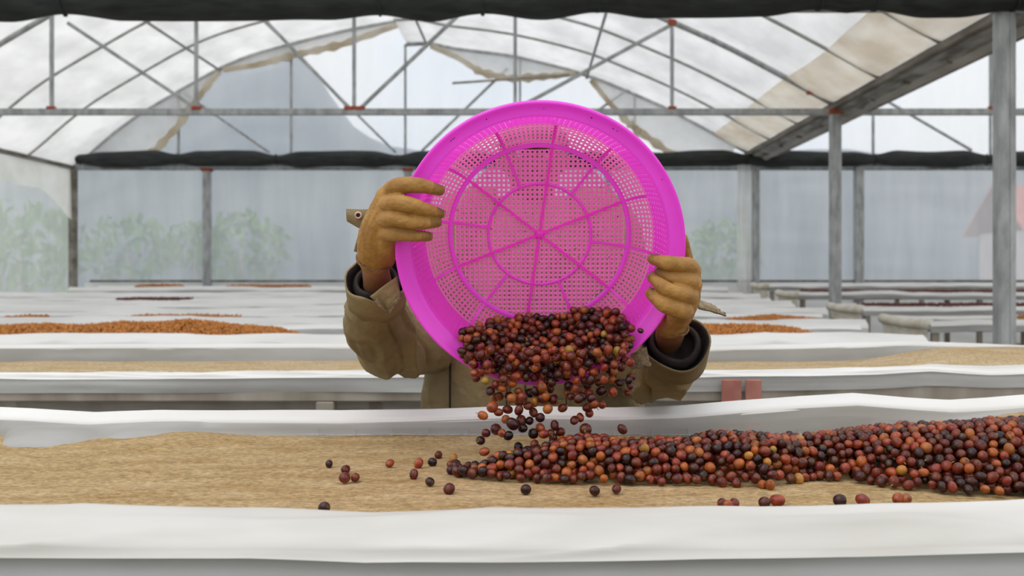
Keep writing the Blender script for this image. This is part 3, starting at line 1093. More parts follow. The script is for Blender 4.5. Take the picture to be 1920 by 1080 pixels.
bm = bmesh.new()
nc = 144
for k in range(nc):
    a0, a1 = 2 * math.pi * k / nc, 2 * math.pi * (k + 1) / nc
    for (r0, z0), (r1, z1) in zip(SH, SH[1:]):
        q = [shell_pt(a0, r0, z0), shell_pt(a1, r0, z0), shell_pt(a1, r1, z1), shell_pt(a0, r1, z1)]
        n_ = (q[1] - q[0]).cross(q[2] - q[0]).normalized()
        perf_quad(bm, *q, n_, 0.44, 0.003)
bmesh.ops.remove_doubles(bm, verts=bm.verts, dist=1e-5)
from_bm('shoulder_mesh', bm, pink_mesh, bk, smooth=False, recalc=False)
WL = [(0.240, 0.039), (0.2445, 0.050), (0.2485, 0.061), (0.252, 0.072), (0.255, 0.083), (0.2575, 0.094), (0.260, 0.105)]
bm = bmesh.new()
for k in range(nc):
    a0, a1 = 2 * math.pi * k / nc, 2 * math.pi * (k + 1) / nc
    for (r0, z0), (r1, z1) in zip(WL, WL[1:]):
        q = [shell_pt(a0, r0, z0), shell_pt(a1, r0, z0), shell_pt(a1, r1, z1), shell_pt(a0, r1, z1)]
        n_ = (q[1] - q[0]).cross(q[2] - q[0]).normalized()
        perf_quad(bm, *q, n_, 0.17, 0.0006)
bmesh.ops.remove_doubles(bm, verts=bm.verts, dist=1e-5)
from_bm('wall_mesh', bm, pink_rib, bk, smooth=False, recalc=False)


def lathe(name, profile, mat, parent, n=144, closed=True):
    bm = bmesh.new()
    rings = [[bm.verts.new(shell_pt(2 * math.pi * k / n, r, z)) for k in range(n)] for r, z in profile]
    m = len(rings)
    for i in range(m if closed else m - 1):
        for k in range(n):
            bm.faces.new((rings[i][k], rings[i][(k + 1) % n], rings[(i + 1) % m][(k + 1) % n], rings[(i + 1) % m][k]))
    return from_bm(name, bm, mat, parent)


lathe('rim', [(0.2598, 0.104), (0.2606, 0.112), (0.2612, 0.1205), (0.2622, 0.1225), (0.2665, 0.1240), (0.274, 0.1275), (0.282, 0.1330), (0.287, 0.1385), (0.2905, 0.1398), (0.2925, 0.136), (0.293, 0.118)],
      pink, bk, closed=False)
lathe('floor_ring', [(0.1860, -0.001), (0.1865, 0.003), (0.188, 0.0045), (0.1945, 0.0045), (0.197, 0.003), (0.1972, 0.0)], pink, bk, closed=False)
lathe('inner_ring', [(0.1065, 0.0005), (0.107, 0.0020), (0.1125, 0.0020), (0.113, 0.0005)], pink, bk, closed=False)
lathe('hub', [(0.0005, 0.006), (0.006, 0.0055), (0.010, 0.003), (0.012, 0.001)], pink_rib, bk, n=20, closed=False)


def spoke(name, a, r0, r1, w, h, mat):
    ca_, sa_ = math.cos(a), math.sin(a)
    bm = bmesh.new()
    vs = []
    for r in (r0, r1):
        for (s, z) in ((-w, -0.001), (-w * 0.7, h), (w * 0.7, h), (w, -0.001)):
            vs.append(bm.verts.new(B(ca_ * r - sa_ * s, sa_ * r + ca_ * s, z)))
    for k in range(3):
        bm.faces.new((vs[k], vs[k + 1], vs[5 + k], vs[4 + k]))
    return from_bm(name, bm, mat, bk, smooth=False)


for k in range(6):
    spoke('long_spoke', math.radians(82 + 60 * k), 0.004, 0.190, 0.0030, 0.0048, pink_rib)
    spoke('short_spoke', math.radians(112 + 60 * k), 0.110, 0.190, 0.0030, 0.0022, pink)
for k in range(12):
    a = math.radians(82 + 30 * k)
    bm = bmesh.new()
    wd = 0.015
    rings = []
    for r, z in SH:
        rings.append([bm.verts.new(shell_pt(a + s * wd, r - 0.0012, z + 0.0030)) for s in (-1, 1)])
    for p, q in zip(rings, rings[1:]):
        bm.faces.new((p[0], p[1], q[1], q[0]))
    from_bm('shoulder_rib', bm, pink, bk)
bm = bmesh.new()
rnd = random.Random(5)
for k in range(46):
    r, a = math.sqrt(rnd.random()) * 0.185, rnd.uniform(0, 6.28)
    bmesh.ops.create_icosphere(bm, subdivisions=1, radius=rnd.uniform(0.0008, 0.0016), matrix=Matrix.Translation(B(r * math.cos(a), r * math.sin(a), 0.0008)))
for k in range(10):
    a = rnd.uniform(0.3, 2.8)
    bmesh.ops.create_icosphere(bm, subdivisions=1, radius=rnd.uniform(0.0010, 0.0016), matrix=Matrix.Translation(shell_pt(a, 0.278, 0.136)))
o = from_bm('dirt_specks', bm, leafy_debris, bk)
o['kind'] = 'stuff'

# ================================================================== WORKER
def hand_mesh(wrist, palm_chains, fingers, voxel=0.0022):
    bm = bmesh.new()
    for pts, rad in palm_chains:
        add_tube(bm, [P(*p) for p in pts], rad, 14, sub=5, round_cap=True)
    for pts, rad in fingers:
        add_tube(bm, [P(*p) for p in pts], rad, 14, sub=6, round_cap=True)
    return remesh(bm, voxel, 5, 0.5)


L_f = [([(724, 366, 2.00), (744, 350, 1.957), (783, 347, 1.940), (824, 357, 1.952)], [0.018, 0.0178, 0.0156, 0.0112]),
       ([(716, 390, 2.00), (738, 381, 1.948), (768, 384, 1.930), (797, 393, 1.938), (824, 401, 1.962)], [0.018, 0.0178, 0.0160, 0.0138, 0.0104]),
       ([(714, 414, 2.00), (736, 411, 1.950), (774, 417, 1.940), (818, 417, 1.958)], [0.017, 0.0165, 0.0148, 0.0112]),
       ([(715, 440, 2.01), (736, 438, 1.968), (769, 441, 1.958), (802, 444, 1.970)], [0.0155, 0.0150, 0.0128, 0.0106])]
L_t = ([(712, 455, 2.06), (742, 425, 2.075), (768, 385, 2.066), (792, 342, 2.052)], [0.018, 0.017, 0.015, 0.012])
L_palm = [([(698, 486, 2.085), (700, 440, 2.04), (725, 368, 1.985)], [0.031, 0.031, 0.022]),
          ([(708, 486, 2.085), (710, 440, 2.03), (727, 390, 1.980)], [0.032, 0.032, 0.023]),
          ([(714, 484, 2.085), (720, 448, 2.03), (728, 414, 1.985)], [0.030, 0.029, 0.022]),
          ([(716, 484, 2.085), (724, 458, 2.035), (728, 438, 1.99)], [0.027, 0.025, 0.019])]
R_f = [([(1298, 508, 2.02), (1290, 499, 1.972), (1256, 494, 1.946), (1224, 486, 1.964)], [0.0175, 0.0175, 0.0155, 0.0105]),
       ([(1301, 534, 2.02), (1292, 528, 1.972), (1260, 521, 1.960), (1236, 510, 1.978)], [0.0175, 0.0172, 0.0148, 0.0105]),
       ([(1297, 558, 2.02), (1284, 553, 1.958), (1248, 541, 1.934), (1223, 521, 1.952)], [0.0170, 0.0168, 0.0152, 0.0105]),
       ([(1288, 582, 2.03), (1278, 582, 1.965), (1246, 571, 1.942), (1220, 550, 1.956)], [0.0165, 0.0175, 0.0165, 0.0112])]
R_t = ([(1285, 585, 2.08), (1292, 540, 2.100), (1288, 490, 2.090), (1280, 446, 2.070)], [0.018, 0.017, 0.014, 0.011])
R_palm = [([(1262, 606, 2.10), (1283, 570, 2.06), (1296, 510, 2.00)], [0.030, 0.029, 0.021]),
          ([(1262, 606, 2.10), (1283, 570, 2.05), (1297, 534, 1.99)], [0.031, 0.029, 0.021]),
          ([(1258, 608, 2.10), (1278, 580, 2.05), (1293, 556, 1.985)], [0.030, 0.028, 0.020]),
          ([(1254, 610, 2.10), (1270, 594, 2.05), (1283, 580, 1.995)], [0.029, 0.026, 0.019])]

# joints of the body
XC = 0.015
SHL, SHR = Vector((XC - 0.195, 2.60, 1.315)), Vector((XC + 0.195, 2.60, 1.315))
WRL, WRR = P(703, 498, 2.10), P(1264, 612, 2.12)
ELL, ELR = P(712, 622, 2.37), P(1250, 690, 2.40)
HIP, CH = Vector((XC, 2.70, 0.86)), Vector((XC, 2.62, 1.22))
HD = Vector((XC, 2.565, 1.475))

# continuous body: legs, trunk, arms, neck and head
bm = bmesh.new()
add_tube(bm, [HIP, (XC, 2.68, 1.02), CH, (XC, 2.61, 1.31)], [0.125, 0.115, 0.125, 0.09], 18, sub=5, round_cap=True)
for s, sh, el, wr in ((-1, SHL, ELL, WRL), (1, SHR, ELR, WRR)):
    mid, el2 = (P(800, 590, 2.56), P(722, 622, 2.39)) if s < 0 else (P(1165, 600, 2.56), P(1228, 678, 2.43))
    add_tube(bm, [(XC, 2.61, 1.29), sh + Vector((-s * 0.02, 0, -0.01)), mid, el2, (el2 + wr) / 2, wr], [0.07, 0.052, 0.045, 0.040, 0.036, 0.029], 12, sub=5, round_cap=True)
    hx_ = XC + s * 0.085
    add_tube(bm, [(hx_, 2.70, 0.84), (hx_ + s * 0.01, 2.70, 0.62), (hx_ + s * 0.015, 2.71, 0.46), (hx_ + s * 0.015, 2.73, 0.28), (hx_ + s * 0.015, 2.73, 0.08)],
             [0.088, 0.078, 0.058, 0.056, 0.04], 12, sub=4, round_cap=True)
    add_tube(bm, [(hx_ + s * 0.015, 2.75, 0.05), (hx_ + s * 0.02, 2.62, 0.035), (hx_ + s * 0.025, 2.54, 0.03)], [0.042, 0.038, 0.028], 10, sub=3, round_cap=True)
add_tube(bm, [(XC, 2.61, 1.29), (XC, 2.60, 1.36), (XC, 2.585, 1.42)], [0.062, 0.055, 0.056], 14, sub=3, round_cap=True)
add_tube(bm, [HD + Vector((0, 0.012, -0.065)), HD + Vector((0, 0.012, 0.0)), HD + Vector((0, 0.016, 0.045))], [0.060, 0.078, 0.076], 18, sub=4, round_cap=True)
add_tube(bm, [HD + Vector((0, -0.03, -0.085)), HD + Vector((0, -0.045, -0.04)), HD + Vector((0, -0.048, 0.01))], [0.036, 0.042, 0.04], 14, sub=4, round_cap=True)
add_tube(bm, [HD + Vector((0, -0.084, 0.012)), HD + Vector((0, -0.098, -0.018)), HD + Vector((0, -0.104, -0.028))], [0.009, 0.012, 0.015], 10, sub=3, round_cap=True)
for s in (-1, 1):
    add_tube(bm, [HD + Vector((s * 0.078, 0.012, 0.02)), HD + Vector((s * 0.084, 0.02, 0.0)), HD + Vector((s * 0.076, 0.012, -0.025))], [0.012, 0.015, 0.010], 8, sub=3, round_cap=True)
    add_tube(bm, [HD + Vector((s * 0.018, -0.083, 0.030)), HD + Vector((s * 0.048, -0.070, 0.030))], [0.010, 0.009], 8, sub=2, round_cap=True)
person = mesh_obj('person', remesh(bm, 0.006, 8, 0.5), skin_m)
tag(person, 'worker in a khaki canvas jacket and tan gloves hidden behind the pink basket', 'person')
bm = bmesh.new()
for s in (-1, 1):
    bmesh.ops.create_uvsphere(bm, u_segments=14, v_segments=10, radius=0.0125, matrix=Matrix.Translation(HD + Vector((s * 0.032, -0.067, 0.006))))
eyes = from_bm('eyes', bm, eye_white, person)
bm = bmesh.new()
for s in (-1, 1):
    bmesh.ops.create_uvsphere(bm, u_segments=12, v_segments=8, radius=0.0075, matrix=Matrix.Translation(HD + Vector((s * 0.032, -0.0735, 0.005))))
from_bm('irises', bm, eye_dark, eyes)
bm = bmesh.new()
for dz, r in ((-0.055, 0.0058), (-0.0635, 0.0068)):
    add_tube(bm, [HD + Vector((-0.024, -0.078, dz + 0.001)), HD + Vector((0, -0.088, dz)), HD + Vector((0.024, -0.078, dz + 0.001))], [0.002, r, 0.002], 8, sub=5, round_cap=True)
from_bm('lips', bm, lip_m, person)
bm = bmesh.new()
add_tube(bm, [HD + Vector((0, 0.030, -0.03)), HD + Vector((0, 0.026, 0.02)), HD + Vector((0, 0.022, 0.052))], [0.070, 0.080, 0.076], 18, sub=4, round_cap=True)
from_bm('hair', bm, hair_m, person)
bm = bmesh.new()
add_tube(bm, [HD + Vector((0, 0.012, 0.036)), HD + Vector((0, 0.014, 0.06)), HD + Vector((0, 0.016, 0.075))], [0.092, 0.089, 0.055], 20, sub=4, round_cap=False)
vsx = [bm.verts.new(HD + Vector((math.sin(a) * r, -math.cos(a) * r - 0.005, 0.040 - (r - 0.085) * 0.35))) for r in (0.080, 0.145) for a in [(-0.9 + 0.18 * i) for i in range(11)]]
for i in range(10):
    bm.faces.new((vsx[i], vsx[i + 1], vsx[12 + i], vsx[11 + i]))
from_bm('cap', bm, hat_m, person)

# trousers and boots
bm = bmesh.new()
add_tube(bm, [(XC, 2.70, 0.98), (XC, 2.70, 0.84)], [0.155, 0.160], 16, sub=3, round_cap=True)
for s in (-1, 1):
    hx_ = XC + s * 0.085
    add_tube(bm, [(hx_, 2.70, 0.86), (hx_ + s * 0.01, 2.70, 0.62), (hx_ + s * 0.015, 2.705, 0.46), (hx_ + s * 0.015, 2.725, 0.30)], [0.100, 0.092, 0.080, 0.078], 14, sub=5, round_cap=True)
me = remesh(bm, 0.010, 5)
displace(me, lambda c, n: 0.006 * nz3(c.x * 14, c.y * 14, c.z * 9))
mesh_obj('trousers', me, trouser_m, person)
for s in (-1, 1):
    hx_ = XC + s * 0.1
    bm = bmesh.new()
    add_tube(bm, [(hx_, 2.73, 0.36), (hx_, 2.73, 0.2), (hx_, 2.735, 0.07)], [0.070, 0.062, 0.058], 14, sub=3, round_cap=True)
    add_tube(bm, [(hx_, 2.75, 0.056), (hx_ + s * 0.005, 2.64, 0.052), (hx_ + s * 0.01, 2.52, 0.045)], [0.056, 0.052, 0.042], 14, sub=4, round_cap=True)
    me = remesh(bm, 0.008, 5)
    for v in me.vertices:
        v.co.z = max(v.co.z, 0.012)
    mesh_obj('boot', me, boot_m, person)

# jacket
bm = bmesh.new()
secs = [(0.74, 2.655, 0.305, 0.165), (0.86, 2.650, 0.298, 0.165), (0.96, 2.640, 0.275, 0.155), (1.06, 2.630, 0.248, 0.148), (1.16, 2.620, 0.228, 0.142),
        (1.26, 2.610, 0.205, 0.125), (1.33, 2.605, 0.150, 0.100), (1.375, 2.60, 0.085, 0.080)]
rings = []
for z, y, rx, ry in secs:
    rings.append([bm.verts.new((XC + math.cos(a) * rx, y + math.sin(a) * ry, z)) for a in [2 * math.pi * k / 28 for k in range(28)]])
for p, q in zip(rings, rings[1:]):
    for k in range(28):
        bm.faces.new((p[k], p[(k + 1) % 28], q[(k + 1) % 28], q[k]))
bm.faces.new(rings[0][::-1])
bm.faces.new(rings[-1])
axL, axR = (WRL - ELL).normalized(), (WRR - ELR).normalized()
CUL, CUR = P(707, 528, 2.165), P(1266, 640, 2.185)
CDL, CDR = (WRL - P(704, 600, 2.30)).normalized(), (WRR - P(1262, 690, 2.33)).normalized()
# left sleeve bulges out and down at the elbow; right sleeve is foreshortened
add_tube(bm, [SHL + Vector((0.10, 0.0, 0.0)), SHL + Vector((0.01, 0.0, -0.02)), P(800, 590, 2.56), P(745, 635, 2.45), P(713, 610, 2.35), P(702, 578, 2.27), CUL - CDL * 0.055],
         [0.085, 0.088, 0.102, 0.098, 0.084, 0.068, 0.055], 18, sub=6)
add_tube(bm, [P(800, 640, 2.52), P(750, 640, 2.46)], [0.085, 0.085], 14, sub=3, round_cap=True)
add_tube(bm, [SHR + Vector((-0.10, 0.0, 0.0)), SHR + Vector((-0.01, 0.0, -0.02)), P(1165, 600, 2.56), P(1195, 665, 2.50), P(1236, 682, 2.40), P(1258, 672, 2.30), CUR - CDR * 0.055],
         [0.085, 0.088, 0.105, 0.100, 0.090, 0.076, 0.062], 18, sub=6)
me = remesh(bm, 0.0055, 5)


def folds(c, n):
    f = 0.0
    for el, sg in ((P(745, 635, 2.42), 1), (P(1225, 690, 2.42), -1)):
        q = c - el
        w = math.exp(-(q.length / 0.16) ** 2)
        u = q.x * sg * 0.9 + q.z * 0.55 + 0.35 * q.y
        f += w * 0.022 * ((1 - abs(math.sin(u * 36 + 2.2 * nz3(c.x * 8, c.y * 8, c.z * 8)))) ** 2.0 - 0.3)
    for el, sg in ((P(760, 640, 2.42), 1), (P(1215, 690, 2.42), -1)):
        q = c - el
        w = math.exp(-(q.length / 0.24) ** 4)
        u = q.x * sg * 0.5 + q.z * 0.85 + 0.5 * q.y + 0.035 * nz3(c.x * 7 + 9, c.y * 7, c.z * 7)
        f -= w * 0.010 * max(0.0, 1 - abs(math.sin(u * 52)) * 2.4) * (0.4 + 0.9 * abs(nz3(c.x * 11, c.y * 5, c.z * 11 + 4)) * 2)
    tx_ = math.exp(-((c.x - XC) / 0.28) ** 4) if c.z < 1.2 else 0
    f += tx_ * 0.024 * ((1 - abs(math.sin((c.x - XC) * 24 + 0.9 * nz3(c.z * 6, c.x * 3)))) ** 1.6 - 0.3) * (1 - ss(0.95, 1.2, c.z))
    f += 0.007 * nz3(c.x * 13, c.y * 13, c.z * 10) + 0.003 * nz3(c.x * 34, c.y * 34, c.z * 28)
    return f


displace(me, folds)
jk = mesh_obj('jacket', me, jacket_m, person)
tag(jk, 'worn khaki canvas jacket', None)
# placket, seams
yj = 2.485
for x, w, nm in ((0.0, 0.034, 'placket'), (-0.172, 0.003, 'seam'), (-0.028, 0.003, 'seam'), (0.12, 0.003, 'seam')):
    xx = XC - 0.04 + x

    def pf(u, v, xx=xx, w=w):
        x_ = xx + (u - 0.5) * w
        z = 0.80 + 0.44 * v
        y = pl([(0.78, 2.655), (0.96, 2.640), (1.16, 2.620), (1.26, 2.61)], z)
        ry = pl([(0.74, 0.165), (0.86, 0.165), (0.96, 0.155), (1.06, 0.148), (1.16, 0.142), (1.26, 0.125)], z)
        rx = pl([(0.74, 0.305), (0.86, 0.298), (0.96, 0.275), (1.06, 0.248), (1.16, 0.228), (1.26, 0.205)], z)
        q = min(0.98, abs(x_ - XC) / rx)
        return (x_, y - ry * math.sqrt(1 - q * q) - 0.006, z)
    o = grid(nm, pf, 4, 20, jacket_m if nm == 'placket' else lining_m, jk)
    o.modifiers.new('t', 'SOLIDIFY').thickness = 0.004


# cuffs: open canvas ring, dark lining inside, inner sleeve round the wrist
def cuff(center, direction, r, wr, seedv, squash=1.0, roll_in=0.0):
    d = direction.normalized()
    ref = Vector((1, 0, 0))
    u = (ref - d * ref.dot(d)).normalized()
    v = d.cross(u)
    n = 40

    def ring(off, rr, wav):
        out = []
        for k in range(n):
            a = 2 * math.pi * k / n
            q = rr * (1 + 0.06 * math.sin(2 * a + seedv) + 0.05 * nz3(math.cos(a) * 1.5, math.sin(a) * 1.5, seedv))
            out.append(center + d * (off + wav * nz3(math.cos(a) * 1.3, math.sin(a) * 1.3, seedv + 5)) + (u * math.cos(a) + v * math.sin(a) * squash) * q)
        return out

    def shell(name, rs, mat, th, par):
        bm = bmesh.new()
        R = [[bm.verts.new(p) for p in r_] for r_ in rs]
        for p, q in zip(R, R[1:]):
            for k in range(n):
                bm.faces.new((p[k], p[(k + 1) % n], q[(k + 1) % n], q[k]))
        o = from_bm(name, bm, mat, par)
        if th:
            m = o.modifiers.new('t', 'SOLIDIFY')
            m.thickness = th
            m.offset = 0
        return o
    shell('sleeve_cuff', [ring(-0.085, r * 1.0, 0), ring(-0.05, r * 1.02, 0), ring(-0.02, r * 1.03, 0.004), ring(0.0, r * 1.05, 0.012), ring(0.012, r * 1.06, 0.022)], jacket_m, 0.004, jk)
    shell('cuff_lining', [ring(0.010, r * 1.02, 0.022), ring(-0.005, r * 0.97, 0.012), ring(-0.03, r * 0.90, 0), ring(-0.045, r * 0.45, 0), ring(-0.045, 0.004, 0)], lining_m, 0.002, jk)
    shell('inner_sleeve', [ring(-0.04, r * 0.80, 0), ring(-0.012, r * 0.80, 0.006), ring(0.004, r * 0.74, 0.008), ring(0.006, r * 0.66, 0.008), ring(-0.02, r * 0.60, 0)], lining_m, 0.003, jk)


cuff(CUL, WRL - P(704, 600, 2.30), 0.060, WRL, 1.0)
cuff(CUR, WRR - P(1262, 690, 2.33), 0.068, WRR, 2.6)


def patch(name, corners, mat, parent, th=0.003, n=12, frz=0.0):
    c = [Vector(q) for q in corners]

    def fn(u, v):
        p = (c[0] * (1 - u) + c[1] * u) * (1 - v) + (c[3] * (1 - u) + c[2] * u) * v
        e = frz * (ss(0.7, 1, v)) * nz3(u * 14, v * 3, c[0].x * 50)
        return p + Vector((e, 0.5 * frz * nz3(u * 4, v * 4), e)) + Vector((0, -0.006 * math.sin(math.pi * u), 0))
    return grid(name, fn, n, n, mat, parent, thick=th)


patch('cuff_flap', [P(694, 556, 2.09), P(744, 518, 2.075), P(752, 556, 2.085), P(730, 588, 2.12)], jacket_m, jk, frz=0.006)
patch('frayed_edge', [P(704, 566, 2.088), P(728, 589, 2.116), P(727, 582, 2.110), P(707, 560, 2.082)], jacket_edge, jk, frz=0.004)
patch('frayed_edge', [P(730, 589, 2.114), P(753, 558, 2.082), P(747, 556, 2.080), P(726, 583, 2.110)], jacket_edge, jk, frz=0.004)
patch('cuff_flap', [P(1183, 664, 2.12), P(1212, 650, 2.12), P(1219, 688, 2.14), P(1182, 690, 2.15)], jacket_edge, jk, frz=0.010)
patch('cuff_strap', [P(676, 430, 2.155), P(664, 470, 2.165), P(700, 480, 2.165), P(696, 425, 2.155)], jacket_m, jk, th=0.006)
patch('cuff_strap', [P(650, 393, 2.16), P(652, 414, 2.16), P(690, 436, 2.15), P(690, 394, 2.15)], jacket_m, jk, th=0.006, frz=0.002)
patch('cuff_strap', [P(1300, 560, 2.15), P(1310, 578, 2.12), P(1362, 592, 2.13), P(1334, 572, 2.15)], jacket_edge, jk, th=0.005, frz=0.006)
bm = bmesh.new()
q = P(672, 404, 2.138)
add_tube(bm, [q + Vector((0.0062 * math.cos(a), -0.001, 0.0062 * math.sin(a))) for a in [k * math.pi / 10 for k in range(21)]], 0.0024, 8, cap=False)
from_bm('eyelet', bm, brass, jk)
bm = bmesh.new()
bmesh.ops.create_cone(bm, segments=14, radius1=0.0045, radius2=0.0045, depth=0.002, cap_ends=True, matrix=Matrix.Translation(q + Vector((0, 0.0005, 0))) @ Matrix.Rotation(math.pi / 2, 4, 'X'))
from_bm('eyelet_hole', bm, lining_m, jk)


def glove(fing, thumb, palm, wrist, hem_c, hem_dir, hem_r):
    me = hand_mesh(wrist, palm, fing + [thumb])
    displace(me, lambda c, n: 0.0010 * nz3(c.x * 60, c.y * 60, c.z * 60) + 0.0005 * nz3(c.x * 190, c.y * 190, c.z * 190))
    g = mesh_obj('glove', me, glove_m, person)
    # hem at the wrist
    bm = bmesh.new()
    d = hem_dir.normalized()
    u = (Vector((1, 0, 0)) - d * d.x).normalized()
    v = d.cross(u)
    add_tube(bm, [hem_c + (u * math.cos(a) + v * math.sin(a)) * hem_r for a in [2 * math.pi * k / 28 for k in range(29)]], 0.0028, 8, cap=False)
    from_bm('hem', bm, glove_stitch, g)
    bm = bmesh.new()
    for pts, rad in fing:                       # rubber dots on the fingertips
        a, b = P(*pts[-2]), P(*pts[-1])
        t = (b - a).normalized()
        toward = Vector((0, -1, 0.25))
        toward = (toward - t * toward.dot(t)).normalized()
        side = t.cross(toward)
        for i in range(8):
            for j in range(-3, 4):
                s = -0.014 + i * 0.0030
                ang = j * 0.27 + (0.13 if i % 2 else 0)
                r = rad[-1] * (1.06 - 0.03 * ss(-0.01, 0.007, s)) + (rad[-2] - rad[-1]) * max(0, -s) / 0.035
                p = b + t * s + (toward * math.cos(ang) + side * math.sin(ang)) * r
                bmesh.ops.create_icosphere(bm, subdivisions=1, radius=0.0010, matrix=Matrix.Translation(p))
    o = from_bm('grip_dots', bm, dot_m, g)
    o['kind'] = 'stuff'
    return g


glove(L_f, L_t, L_palm, WRL, P(703, 487, 2.085), P(712, 440, 2.04) - P(702, 492, 2.085), 0.0375)['label'] = 'tan leather glove on the raised hand'
glove(R_f, R_t, R_palm, WRR, P(1262, 606, 2.10), P(1285, 570, 2.06) - P(1262, 608, 2.10), 0.0345)['label'] = 'tan leather glove on the lower hand'

# ================================================================== COFFEE CHERRIES
COLS = {'dark': [(0.026, 0.006, 0.006), (0.040, 0.008, 0.008), (0.018, 0.006, 0.007)],
        'maroon': [(0.105, 0.014, 0.010), (0.140, 0.020, 0.012), (0.080, 0.011, 0.010)],
        'red': [(0.24, 0.030, 0.016), (0.20, 0.028, 0.022), (0.27, 0.055, 0.022)],
        'orange': [(0.33, 0.085, 0.018), (0.28, 0.090, 0.022)],
        'yellow': [(0.38, 0.19, 0.035), (0.30, 0.20, 0.035)]}
KINDP = [('dark', 0.28), ('maroon', 0.38), ('red', 0.20), ('orange', 0.11), ('yellow', 0.03)]
LAB = {'dark': 'dark purple', 'maroon': 'maroon', 'red': 'red', 'orange': 'orange', 'yellow': 'yellow green'}


def unit_cherry(nu=14, nv=10):
    """unit-radius fruit with a dimple and dark navel at the top, a small scar below"""
    vs, w = [(0, 0, 0.90)], [1.0]
    for j in range(1, nv):
        ph = math.pi * j / nv
        for i in range(nu):
            a = 2 * math.pi * i / nu
            z = math.cos(ph)
            r = math.sin(ph)
            if j == 1:
                z -= 0.02
                r *= 0.72
            vs.append((math.cos(a) * r, math.sin(a) * r, z * (1.0 if z > 0 else 1.03)))
            w.append(0.55 if j == 1 else 0.0)
    vs.append((0, 0, -1.02))
    w.append(0.3)
    fs = [(0, 1 + i, 1 + (i + 1) % nu) for i in range(nu)]
    for j in range(nv - 2):
        for i in range(nu):
            a, b = 1 + j * nu + i, 1 + j * nu + (i + 1) % nu
            fs.append((a, a + nu, b + nu, b))
    l = 1 + (nv - 2) * nu
    e = len(vs) - 1
    fs += [(l + (i + 1) % nu, l + i, e) for i in range(nu)]
    return np.array(vs), fs, np.array(w)


UV_, UF_, UW_ = unit_cherry()
LV_, LF_, LW_ = unit_cherry(10, 7)


def colour_verts(V, Wt, base, seed):
    b = np.array(base)
    out = np.zeros((len(V), 4))
    for i, p in enumerate(V):
        f = 0.5 + 0.75 * nz3(p[0] * 1.1 + seed * 7.3, p[1] * 1.1, p[2] * 1.1 + seed * 1.7)
        wm = ss(0.45, 0.85, f) * min(1, b[0] * 5) * 0.6
        c = b * (0.60 + 0.65 * f) * (1 - wm) + np.array([0.36, 0.105, 0.02]) * wm
        nav = np.array([0.10, 0.06, 0.02]) if b[0] < 0.15 else np.array([0.03, 0.012, 0.008])
        c = c * (1 - Wt[i]) + nav * Wt[i]
        out[i, :3] = c
        out[i, 3] = 1
    return out


CH_MESH = {}
for kd, cl in COLS.items():
    CH_MESH[kd] = []
    for ci, c in enumerate(cl):
        for sh in range(2):
            st = [(0.89, 0.93, 1.16), (1.0, 0.94, 1.04)][sh]
            me = bpy.data.meshes.new('coffee_cherry')
            me.from_pydata((UV_ * np.array(st)).tolist(), [], UF_)
            at = me.color_attributes.new('Col', 'FLOAT_COLOR', 'POINT')
            at.data.foreach_set('color', colour_verts(UV_, UW_, c, ci * 3 + sh).ravel())
            me.materials.append(cherry_m)
            me.polygons.foreach_set('use_smooth', [True] * len(me.polygons))
            CH_MESH[kd].append(me)
bm = bmesh.new()
add_tube(bm, [(0, 0, 0.86), (0.05, 0.02, 1.2), (0.16, 0.05, 1.55)], [0.12, 0.07, 0.10], 6, sub=2)
bmesh.ops.recalc_face_normals(bm, faces=bm.faces)
STEM = bpy.data.meshes.new('stem')
bm.to_mesh(STEM)
bm.free()
STEM.materials.append(stem_m)

crnd = random.Random(77)


def pick_kind():
    u = crnd.random()
    for k, p in KINDP:
        if u < p:
            return k
        u -= p
    return 'maroon'


def rand_rot():
    return Euler((crnd.uniform(0, 6.28), crnd.uniform(0, 6.28), crnd.uniform(0, 6.28)))


MADE = []


def cherry(p, r, label, group, kd=None, stem=None, rot=None):
    kd = kd or pick_kind()
    o = bpy.data.objects.new('coffee_cherry', crnd.choice(CH_MESH[kd]))
    COL.objects.link(o)
    o.location = p
    o.scale = (r, r, r)
    o.rotation_euler = rot or rand_rot()
    tag(o, label, 'coffee cherry', group)
    MADE.append((o, kd, label))
    if stem if stem is not None else crnd.random() < 0.14:
        s = bpy.data.objects.new('stem', STEM)
        COL.objects.link(s)
        s.parent = o
    return o


def cherry_stuff(name, pts, rads, label):
    vs, fs, cs = [], [], []
    pal = [(k, c, colour_verts(LV_, LW_, c, i)) for k, cl in COLS.items() for i, c in enumerate(cl)]
    by = {}
    for k, c, cv in pal:
        by.setdefault(k, []).append(cv)
    nv = len(LV_)
    for i, (p, r) in enumerate(zip(pts, rads)):
        m = np.array(rand_rot().to_matrix())
        st = np.array([0.89 + 0.10 * crnd.random(), 0.95, 1.04 + 0.12 * crnd.random()]) * r
        vs.append((LV_ * st) @ m.T + np.array(p))
        fs += [tuple(q + i * nv for q in f) for f in LF_]
        cs.append(crnd.choice(by[pick_kind()]))
    me = bpy.data.meshes.new(name)
    me.from_pydata(np.concatenate(vs).tolist(), [], fs)
    at = me.color_attributes.new('Col', 'FLOAT_COLOR', 'POINT')
    at.data.foreach_set('color', np.concatenate(cs).ravel())
    o = mesh_obj(name, me, cherry_m)
    return tag(o, label, 'coffee cherries', kind='stuff')


def relax(pts, rads, clamp, it=25, k=0.5):
    pts = np.array(pts, float)
    rads = np.array(rads, float)
    for _ in range(it):
        d = pts[:, None, :] - pts[None, :, :]
        dist = np.sqrt((d ** 2).sum(-1)) + np.eye(len(pts)) * 9 + 1e-9
        ov = (rads[:, None] + rads[None, :]) * 0.93 - dist
        ov[ov < 0] = 0
        pts = pts + k * 0.5 * ((ov / dist)[:, :, None] * d).sum(1)
        pts = clamp(pts, rads)
    return pts


